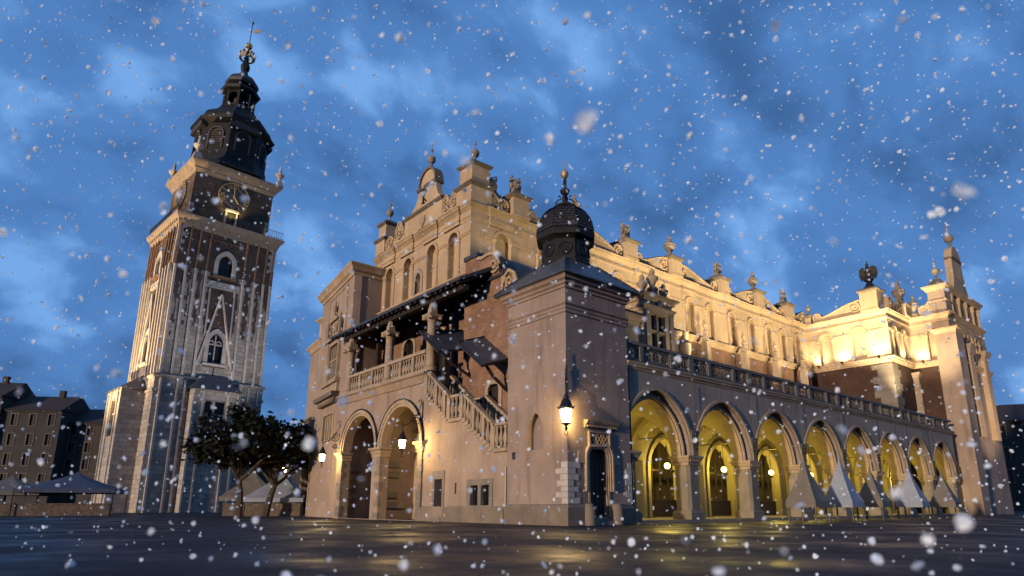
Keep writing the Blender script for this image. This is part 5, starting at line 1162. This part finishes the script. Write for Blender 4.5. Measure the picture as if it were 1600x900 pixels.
# bay windows on the two seen sides of the base
def bay(F, c_, w_, z1, depth, nm):
    m = MB(); m.prism([(c_-w_, 0), (c_+w_, 0), (c_+w_, z1), (c_-w_, z1)], F, -depth, .1, [[(c_-1.15, 8.6), (c_+1.15, 8.6), (c_+1.15, 12.9), (c_-1.15, 12.9)]]); o = m.build(nm, 'stone_white', TOW)
    m = MB(); m.prism([(c_-1.2, 8.5), (c_+1.2, 8.5), (c_+1.2, 13), (c_-1.2, 13)], F, -depth+.5, -depth+.55); m.build('pane', 'glass_dark', o)
    m = MB(); m.prism([(c_-.08, 8.6), (c_+.08, 8.6), (c_+.08, 12.9), (c_-.08, 12.9)], F, -depth+.25, -depth+.5); m.prism([(c_-1.15, 11.2), (c_+1.15, 11.2), (c_+1.15, 11.36), (c_-1.15, 11.36)], F, -depth+.26, -depth+.48); m.build('cross_bar', 'stone_tooth', o)
    v = [F(c_-w_-.4, z1, -depth-.4), F(c_+w_+.4, z1, -depth-.4), F(c_+w_+.4, z1, .0), F(c_-w_-.4, z1, .0), F(c_-w_*.45, z1+2.0, -.25), F(c_+w_*.45, z1+2.0, -.25), F(c_+w_*.45, z1+2.0, .0), F(c_-w_*.45, z1+2.0, 0)]
    m = MB(); m.add(v, [(0, 1, 5, 4), (1, 2, 6, 5), (3, 0, 4, 7), (4, 5, 6, 7), (0, 3, 2, 1)]); m.build('bay_roof', 'slate', o, smooth=False)
    for u in (c_-w_+.1, c_+w_-.1, c_-1.45, c_+1.45): m = MB(); m.prism([(u-.1, 0), (u+.1, 0), (u+.1, z1-.05), (u-.1, z1-.05)], F, -depth-.14, -depth+.02); m.build('pilaster_strip', 'stone_tooth', o, smooth=False)
bay(F_R, 6.2, 2.6, 14.2, 1.6, 'bay_window'); bay(F_L, 5.4, 2.9, 14.0, 2.6, 'bay_window')
for c_ in (.4, 2.2, 3.0, 9.4, 10.4, 11.6): m = MB(); m.prism([(c_-.11, 0), (c_+.11, 0), (c_+.11, 15.2), (c_-.11, 15.2)], FY(-.25), -.26, 0); m.build('pilaster_strip', 'stone_tooth', BASE, smooth=False)
# lights on the tower
TMX = TOW.matrix_basis.copy() if False else Matrix.Translation((C0.x, C0.y, 0)) @ Matrix.Rotation(TA, 4, 'Z')
def tw(x, y, z): return TMX @ lean(Vector((x, y, z)))
p = tw(5.95, V0-.95, 37.0); q_ = tw(5.95, V0, 40.0)
flood((p.x, p.y, p.z-.55), q_, 520, 'small lit floodlight below the tower clock', 120, (1, .76, .34), .1, .9)
p = tw(-15, 4, 0); q_ = tw(0, 5.5, 27); flood((p.x, p.y, 0), q_, 120000, 'black ground floodlight beside the tower aimed at its stone flank', 52, (1, .70, .36), .2)
p = tw(9, -17, 0); q_ = tw(6, 0, 27); flood((p.x, p.y, 0), q_, 19000, 'added fill floodlight between the tower and the market hall', 48, (1, .92, .88), .2)  # last one: fill light added to brighten the tower's right face

# ================================================================== TREES
def tree(name, loc, h, cr, label, seed, nleaf=5200, leafs=.17, trunk_h=.35):
    rnd = random.Random(seed); t = thing(name, label, 'tree', loc)
    m = MB(); tips = []
    def grow(p, d, L, r, lev):
        pts = [p]; q = p.copy(); dd = d.copy(); n = 4
        for i in range(n):
            dd = (dd+Vector((rnd.uniform(-.22, .22), rnd.uniform(-.22, .22), rnd.uniform(-.05, .14)))).normalized(); q = q+dd*L/n; pts.append(q.copy())
        m.tube(pts, [r*(1-.5*i/n) for i in range(n+1)], 6 if lev < 2 else 4)
        if lev >= 3: tips.extend(pts[2:]); return
        for i in range(rnd.randint(3, 4) if lev else 6):
            k = rnd.randint(2, n) if lev else rnd.randint(3, n); a = rnd.uniform(0, 2*pi); el = rnd.uniform(-.25, .7)
            nd = (dd*.5+Vector((cos(a)*cos(el), sin(a)*cos(el), sin(el)*.8))).normalized(); grow(pts[k], nd, L*rnd.uniform(.62, .98)*(1 if lev else cr/h*1.3), r*.48, lev+1)
    grow(Vector((0, 0, -.1)), Vector((0, 0, 1)), h*trunk_h*1.5, h*.018, 0)
    m.build('trunk', 'bark', t)
    vs = []; fs = []; use = [p_ for p_ in tips if rnd.random() < .55]; rnd.shuffle(use)
    for i in range(nleaf):
        b = use[i//14 % len(use)]; c_ = b+Vector((rnd.gauss(0, .24), rnd.gauss(0, .24), rnd.gauss(0, .14)))*(h/9)
        a = Vector((rnd.gauss(0, 1), rnd.gauss(0, 1), rnd.gauss(0, .7))).normalized(); b_ = a.cross(Vector((rnd.gauss(0, 1), rnd.gauss(0, 1), rnd.gauss(0, 1)))).normalized(); s_ = leafs*rnd.uniform(.6, 1.3)
        k = len(vs); vs += [c_-a*s_, c_-a*s_*.1+b_*s_*.55, c_+a*s_, c_-a*s_*.1-b_*s_*.55]; fs.append((k, k+1, k+2, k+3))
    me = bpy.data.meshes.new('crown'); me.from_pydata([tuple(v) for v in vs], [], fs); me.materials.append(MATS['leaf']); inst('crown', me, t)
    return t
tree('maple_tree', cam_pt(-.445*44, 44), 13.0, 8.6, 'dark leafy tree in front of the clock tower base', 11, 9000, .18, .15).scale = (1.15,)*3
tree('maple_tree', cam_pt(-.405*47, 47), 12.0, 7.6, 'smaller dark tree between the clock tower and the market hall', 37, 7000, .18, .13).scale = (1.35,)*3

# ================================================================== MARKET TENTS
def tent(loc, w, hw, hp, mat, label, rz=0, group=None):
    t = thing('market_tent', label, 'tent', loc, rz, group); n = 9; vs = []; fs = []
    for j in range(n+1):
        f = j/n; s_ = w*(1-f)**1.35 if f < 1 else 0.0; s_ = max(s_, .03); z = hw+(hp-hw)*f
        for k in range(16):
            side = k//4; q = (k % 4)/4; cs = [(-1, -1), (1, -1), (1, 1), (-1, 1)]; a = cs[side]; b = cs[(side+1) % 4]
            sag = 1-.05*sin(pi*q)
            vs.append((s_*sag*(a[0]+(b[0]-a[0])*q), s_*sag*(a[1]+(b[1]-a[1])*q), z))
    for j in range(n):
        for k in range(16): k2 = (k+1) % 16; fs.append((j*16+k, j*16+k2, (j+1)*16+k2, (j+1)*16+k))
    MB().add(vs, fs).build('canopy', mat, t, angle=60)
    m = MB(); m.box(-w-.01, -w-.01, hw-.3, w+.01, -w+.02, hw); m.box(-w-.01, w-.02, hw-.3, w+.01, w+.01, hw); m.box(-w-.01, -w+.021, hw-.3, -w+.02, w-.021, hw); m.box(w-.02, -w+.021, hw-.3, w+.01, w-.021, hw); m.build('valance', mat, t, smooth=False)
    for sx in (-1, 1):
        for sy in (-1, 1): MB().tube([(sx*(w-.06), sy*(w-.06), 0), (sx*(w-.06), sy*(w-.06), hw)], .04, 5).build('pole', 'iron', t)
    if w > 1: m = MB(); m.box(-w+.2, -w+.2, .0, w-.2, -w+.8, .85); m.box(-w+.15, -w+.15, .85, w-.15, -w+.85, .92); m.build('counter', 'goods', t)
    return t
tent(cam_pt(-.383*50, 50), 2.2, 1.3, 3.4, 'canvas_white', 'bluish white peaked tent under the street lamp near the tree', YAW*-1+.1)
tent(cam_pt(-.428*51, 51), 1.8, 1.4, 3.6, 'canvas_cream', 'greyish peaked tent beside the bluish white tent', -.6)
tent(cam_pt(-.70*52, 52), 3.2, 2.0, 3.4, 'canvas_blue', 'wide dark blue market tent before the row of houses', -.3)
tent(cam_pt(-.80*50, 50), 2.4, 1.8, 3.0, 'canvas_cream', 'dull cream market tent left of the dark blue tent', -.3)
for i, (x, y, h, mt, lab) in enumerate(((12.2, -3.0, 3.55, 'canvas_cream', 'pale peaked tent before the second arcade arch'), (15.4, -3.2, 3.75, 'canvas_white', 'white peaked tent before the third arcade arch'), (19.6, -2.9, 3.3, 'canvas_cream', 'pale peaked tent before the fourth arcade arch'), (24.5, -3.1, 3.6, 'canvas_white', 'white peaked tent before the fifth arcade arch'), (29.6, -3.2, 3.5, 'canvas_cream', 'pale peaked tent before the sixth arcade arch'))):
    tent((x, y, 0), .68, .95, h*.84, mt, lab, .02*i, 'peaked tents along the arcade')

# street lamp over the tents
LP = cam_pt(-.381*55, 55)
t = thing('street_lamp', 'lit iron street lamp post behind the bluish white tent', 'street lamp', LP)
MB().lathe([(.16, 0), (.16, .3), (.08, .5), (.06, 3.1), (.1, 3.2), (.05, 3.5)], seg=10).build('post', 'iron', t)
for nm, me in (('cap', CAPL), ('frame', FRL), ('glass', GLL)): inst(nm, me, t, (0, 0, 3.6))
point('bulb', (0, 0, 3.7), 260, WARM, t, .1)

# ================================================================== HOUSES ROUND THE SQUARE
def house(loc, rz, w, d, h, floors, cols, mat, label, roof_h=3.5):
    t = thing('town_house', label, 'house', loc, rz); holes = []; fh = (h-3.6)/floors
    for f in range(floors):
        for c_ in range(cols):
            x = -w/2+w*(c_+.5)/cols; z = 4.4+f*fh; holes.append([(x-.55, z), (x+.55, z), (x+.55, z+fh*.58), (x-.55, z+fh*.58)])
    dx = -w/2+w*.5; holes.append(arch(dx, .9, .05, 2.3, None, 5))
    m = MB(); m.prism([(-w/2, 0), (w/2, 0), (w/2, h), (-w/2, h)], FY(0), 0, .4, holes); m.box(-w/2, .4, 0, w/2, d, h); m.build('wall', mat, t)
    m = MB(); m.add([(-w/2-.2, -.5, h), (w/2+.2, -.5, h), (w/2+.2, d+.4, h), (-w/2-.2, d+.4, h), (-w/2-.2, d/2, h+roof_h), (w/2+.2, d/2, h+roof_h)], [(0, 1, 5, 4), (2, 3, 4, 5), (0, 4, 3), (1, 2, 5), (0, 3, 2, 1)]); rf_ = m.build('roof', 'roof_tile', t, smooth=False)
    MB().box(w*.2, d*.45, h+roof_h*.4, w*.2+.9, d*.45+.9, h+roof_h+1.2).build('chimney', mat, rf_)
    MB().sweep([(-w/2, 0), (w/2, 0)], [(-.1, h-.5), (.1, h-.5), (.3, h-.2), (.4, h-.02), (-.1, h-.01)]).build('cornice', mat, t)
    wm_ = MB().prism([(-.55, 0), (.55, 0), (.55, fh*.58), (-.55, fh*.58)], FY(0), .2, .23).mesh('window', 'glass_dark', smooth=False)
    fm_ = MB(); fm_.prism([(-.7, -.12), (.7, -.12), (.7, fh*.58+.15), (-.7, fh*.58+.15)], FY(0), -.08, .02, [[(-.55, 0), (.55, 0), (.55, fh*.58), (-.55, fh*.58)]]); fm_.box(-.04, .14, 0, .04, .19, fh*.58); fm_ = fm_.mesh('window_frame', 'stone_sill', smooth=False)
    for hl in holes[:-1]: o = inst('window', wm_, t, (hl[0][0]+.55, 0, hl[0][1])); inst('window_frame', fm_, o)
    MB().prism(arch(dx, .92, .03, 2.3, None, 5), FY(0), .25, .3).build('door', 'wood_dark', t)
    return t
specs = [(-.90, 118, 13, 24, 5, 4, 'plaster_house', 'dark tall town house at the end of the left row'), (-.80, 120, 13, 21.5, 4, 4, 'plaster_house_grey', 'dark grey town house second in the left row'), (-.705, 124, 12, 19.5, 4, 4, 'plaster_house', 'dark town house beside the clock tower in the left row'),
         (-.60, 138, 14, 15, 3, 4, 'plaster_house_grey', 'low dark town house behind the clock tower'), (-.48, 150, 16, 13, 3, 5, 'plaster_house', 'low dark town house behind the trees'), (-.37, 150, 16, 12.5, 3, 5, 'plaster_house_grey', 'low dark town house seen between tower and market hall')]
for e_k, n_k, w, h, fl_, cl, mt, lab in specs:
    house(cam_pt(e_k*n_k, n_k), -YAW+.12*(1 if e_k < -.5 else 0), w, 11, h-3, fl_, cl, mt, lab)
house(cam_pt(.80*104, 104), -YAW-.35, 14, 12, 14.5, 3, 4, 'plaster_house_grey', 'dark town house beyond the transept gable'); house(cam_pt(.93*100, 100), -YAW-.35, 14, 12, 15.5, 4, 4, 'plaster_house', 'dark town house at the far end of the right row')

# ================================================================== FALLING SNOW
rnd = random.Random(99); vs = []; fs = []
def flake(p, r):      # three crossed ragged crystal plates
    for b in range(3):
        n_ = Vector((rnd.gauss(0, 1), rnd.gauss(0, 1), rnd.gauss(0, 1))).normalized(); u = n_.orthogonal().normalized(); w_ = n_.cross(u); k = len(vs); m_ = 7; st = rnd.uniform(.7, 1.2)
        for i_ in range(m_):
            a = 2*pi*i_/m_; q_ = r*rnd.uniform(.6, 1.15); v = p+(u*cos(a)*st+w_*sin(a))*q_; vs.append((v.x, v.y, v.z))
        fs.append(tuple(range(k, k+m_)))
for i in range(17000):
    e1 = rnd.uniform(-11, 11); n1_ = rnd.uniform(.8, 10.5); z = rnd.uniform(.05, 10)
    r = rnd.choice((.005, .007, .009, .010, .012, .014, .016, .019, .024))
    p = CAM+EV*e1+NV*n1_; p.z = z
    if (p-CAM).length < 1.3: continue
    flake(p, r)
    if rnd.random() < .03: flake(p+Vector((rnd.uniform(-1, 1), rnd.uniform(-1, 1), rnd.uniform(-1, 1)))*r*1.6, r*.8)
me = bpy.data.meshes.new('snowfall'); me.from_pydata(vs, [], fs); me.materials.append(MATS['snow_flake']); o = inst('snowfall', me); o['kind'] = 'stuff'; o['label'] = 'white snowflakes falling in the air over the square'; o['category'] = 'snow'
